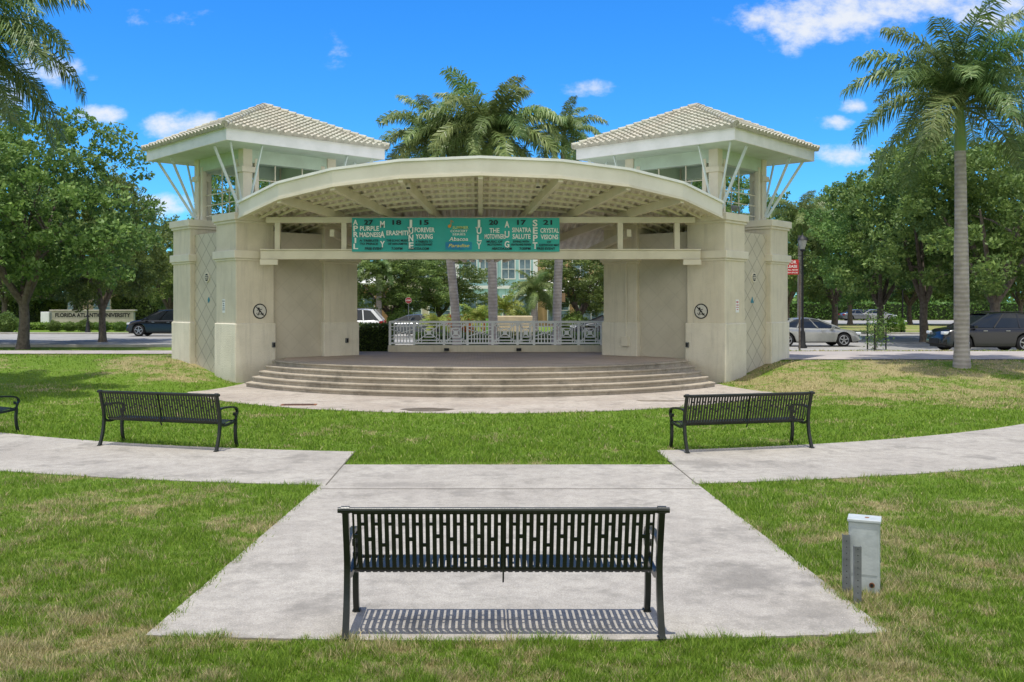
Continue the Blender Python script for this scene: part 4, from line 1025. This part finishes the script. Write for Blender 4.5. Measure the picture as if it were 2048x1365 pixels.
mb=MB(); mb.box(-4.3,-3.6,-.35,.35,0,1.45); mb.build('end_pier',M['plainwhite'],W,bevel=.02)
o=text('FLORIDA ATLANTIC UNIVERSITY',.46,M['plainblack'],W,(0,-.215,1.16),bold=.03); xs_=[v.co.x for v in o.data.vertices]; o.scale.x=6.3/(max(xs_)-min(xs_))
S=empty('planter',((1000-961)/1900*50,50,.366),0,'low cream curved planter with a green panel behind the railing','planter')
mb=MB(); mb.box(-.2,1.7,-.4,.4,0,1.45); mb.build('wall',pm('planter_cream',(.55,.45,.28),None,3,.8),S,bevel=.05)
mb=MB(); mb.box(-.75,-.21,-.3,.3,0,1.3); mb.build('panel',pm('lime_panel',(.18,.42,.04),None,3,.6),S)

# ------------------------------------------------------------------ buildings
def windows(root,y,rects,frame='white',glass='bglass'):
    for (x0,x1,z0,z1) in rects:
        mb=MB(); mb.box(x0-.1,x1+.1,y-.07,y-.003,z0-.1,z0); mb.box(x0-.1,x1+.1,y-.07,y-.003,z1,z1+.1); mb.box(x0-.1,x0,y-.07,y-.003,z0,z1); mb.box(x1,x1+.1,y-.07,y-.003,z0,z1); mb.box((x0+x1)/2-.03,(x0+x1)/2+.03,y-.06,y-.03,z0,z1); mb.box(x0,x1,y-.06,y-.03,(z0+z1)/2-.03,(z0+z1)/2+.03)
        f=mb.build('window',M[frame],root); mb=MB(); mb.box(x0,x1,y-.028,y-.003,z0,z1); mb.build('pane',M[glass],f)
M['bglass']=pm('window_glass',(.10,.16,.20),(.20,.28,.32),1.5,.12,spec=.8)
BC=empty('building',(0,92,.35),0,'teal and cream two-storey building seen through the stage opening','building')
def wall(x0,x1,y0,y1,h,c,c2=None): mb=MB(); mb.box(x0,x1,y0,y1,-.2,h); return mb.build('wall',pm('render',c,c2,1,.85),BC)
wall(-2.2,5.4,0,10,9.5,(.36,.58,.58)); wall(-9,-2.21,1.0,10,8.6,(.56,.50,.38)); wall(5.41,17,.8,10,8.4,(.52,.34,.18)); wall(-24,-9.01,2.5,10,4.6,(.45,.28,.15))
mb=MB(); mb.add([(-24.5,1.2,4.2),(-8.8,1.2,4.2),(-8.8,4,5.6),(-24.5,4,5.6)],[(0,1,2,3)]); mb.add([(-24.5,1.2,4.2),(-8.8,1.2,4.2),(-8.8,1.25,4.0),(-24.5,1.25,4.0)],[(0,1,2,3)]); mb.build('roof',M['white'],BC)
mb=MB(); mb.add([(6.0,-.8,3.4),(17,-.8,3.4),(17,.8,4.4),(6.0,.8,4.4)],[(0,1,2,3)]); mb.build('roof',M['white'],BC)
for x in (-2.3,1.4,5.3): mb=MB(); mb.box(x-.22,x+.22,-.25,-.003,0,9.2); mb.build('pilaster',M['plainwhite'],BC)
mb=MB(); mb.box(-2.5,5.6,-.35,-.255,3.6,3.9); mb.build('string_course',M['plainwhite'],BC)
windows(BC,0,[(-1.6,-.4,4.6,6.4),(.0,.9,4.6,6.4),(2.1,3.3,4.6,6.4),(3.8,4.8,4.6,6.4),(-1.5,.7,.4,2.9),(2.2,4.6,.3,2.9)])
windows(BC,1.0,[(-8.2,-6.8,4.6,6.2),(-6.0,-4.6,4.6,6.2),(-4.0,-2.9,4.6,6.2),(-8.2,-5.8,.4,2.8),(-5.0,-3.0,.2,2.8)])
windows(BC,.8,[(6.5,8,4.8,6.3),(9,10.5,4.8,6.3),(6.6,8.6,.3,2.7),(9.6,12,.3,2.7)])
windows(BC,2.5,[(-20,-18,.6,2.8),(-16,-14,.6,2.8),(-12.6,-10.6,.6,2.8)])
BL=empty('building',(-50,140,.35),0,'long low tan building far beyond the university sign','building')
mb=MB(); mb.box(-26,20,0,12,-.3,3.6); mb.build('wall',pm('tan_wall',(.36,.27,.19),None,1,.85),BL); mb=MB(); mb.box(-26.4,20.4,-.6,12.4,3.6,3.9); mb.build('roof',M['kerb'],BL)
windows(BL,0,[(-22+5*k,-19.6+5*k,.8,2.8) for k in range(8)],'kerb')

# ------------------------------------------------------------------ world, sun, camera
W_=D.worlds.new('World'); SC.world=W_; W_.use_nodes=True; nt=W_.node_tree; N=nt.nodes; L=nt.links
bg=N['Background']; bg.inputs['Strength'].default_value=.15
sky=N.new('ShaderNodeTexSky'); sky.sky_type='NISHITA'; sky.sun_disc=False
el=R(82); az=R(210); sky.sun_elevation=el; sky.sun_rotation=az; sky.air_density=1.0; sky.dust_density=.3; sky.ozone_density=3
hs=N.new('ShaderNodeHueSaturation'); hs.inputs['Saturation'].default_value=1.3; L.new(sky.outputs[0],hs.inputs['Color'])
base=mix(nt,1.0,hs.outputs[0],(.40,.98,1.42),'MULTIPLY')
tc=N.new('ShaderNodeTexCoord'); sp=N.new('ShaderNodeSeparateXYZ'); L.new(tc.outputs['Generated'],sp.inputs[0])
yy=math_(nt,'MAXIMUM',sp.outputs[1],.05); uu=math_(nt,'DIVIDE',sp.outputs[0],yy); vv=math_(nt,'DIVIDE',sp.outputs[2],yy)
cb=N.new('ShaderNodeCombineXYZ'); L.new(uu,cb.inputs[0]); L.new(math_(nt,'MULTIPLY',vv,1.5),cb.inputs[1])
nz_=noise(nt,cb.outputs[0],17,9,.62)
acc=None
for (px,py,rx,ry,st) in [(1640,40,150,45,1.0),(1800,10,200,30,.9),(1985,15,110,40,.8),(1170,175,55,17,.8),(205,228,55,18,.9),(365,250,75,28,1.0),(100,140,60,30,.9),(330,412,60,26,1.0),(1690,312,55,24,1.0),(1668,245,35,14,.9),(1702,210,28,17,.8),(340,38,70,26,.5),(675,95,30,40,.3),(185,155,30,12,.4),(1560,90,50,25,.4),(420,300,60,14,.5),(-300,200,300,60,1),(2500,260,300,70,1)]:
    u0=(px-961)/1900; v0=(610-py)/1900
    a=math_(nt,'POWER',math_(nt,'ABSOLUTE',math_(nt,'DIVIDE',math_(nt,'SUBTRACT',uu,u0),rx*1.5/1900)),2.0); c=math_(nt,'POWER',math_(nt,'ABSOLUTE',math_(nt,'DIVIDE',math_(nt,'SUBTRACT',vv,v0),ry*1.5/1900)),2.0)
    q=math_(nt,'MULTIPLY',math_(nt,'MAXIMUM',math_(nt,'SUBTRACT',1.0,math_(nt,'ADD',a,c)),0.0),st)
    acc=q if acc is None else math_(nt,'MAXIMUM',acc,q)
cf=math_(nt,'ADD',acc,math_(nt,'MULTIPLY',math_(nt,'SUBTRACT',nz_,.5),2.6))
cf=math_(nt,'MULTIPLY',mrange(nt,cf,.30,1.15),mrange(nt,acc,.0,.25))
col=mix(nt,math_(nt,'MULTIPLY',cf,.92),base,(5.9,6.1,6.4))
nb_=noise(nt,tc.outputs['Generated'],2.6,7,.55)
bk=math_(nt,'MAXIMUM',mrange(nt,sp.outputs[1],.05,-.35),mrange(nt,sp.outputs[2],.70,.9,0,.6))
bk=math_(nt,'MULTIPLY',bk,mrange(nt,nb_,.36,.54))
col=mix(nt,bk,col,(8.7,8.4,7.8))  # bright cloud cover added behind the camera and overhead, out of view, as fill light
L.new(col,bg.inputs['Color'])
sl=D.lights.new('sun','SUN'); sl.energy=4.4; sl.angle=R(.53); sl.color=(1,.965,.885); so=D.objects.new('sun',sl); COL.objects.link(so)
sd=Vector((math.sin(az)*math.cos(el),math.cos(az)*math.cos(el),math.sin(el))); so.rotation_euler=sd.to_track_quat('Z','Y').to_euler(); so.location=(0,-5,30)
cam=D.cameras.new('camera'); co=D.objects.new('camera',cam); COL.objects.link(co); SC.camera=co
co.location=(0,0,2.4); co.rotation_euler=(PI/2,0,0); cam.sensor_width=36; cam.lens=1900/2048*36; cam.shift_x=(1024-961)/2048; cam.shift_y=-72.5/2048; cam.clip_end=5000; cam.clip_start=.05
SC.view_settings.view_transform='Standard'; SC.view_settings.look='None'; SC.view_settings.exposure=0
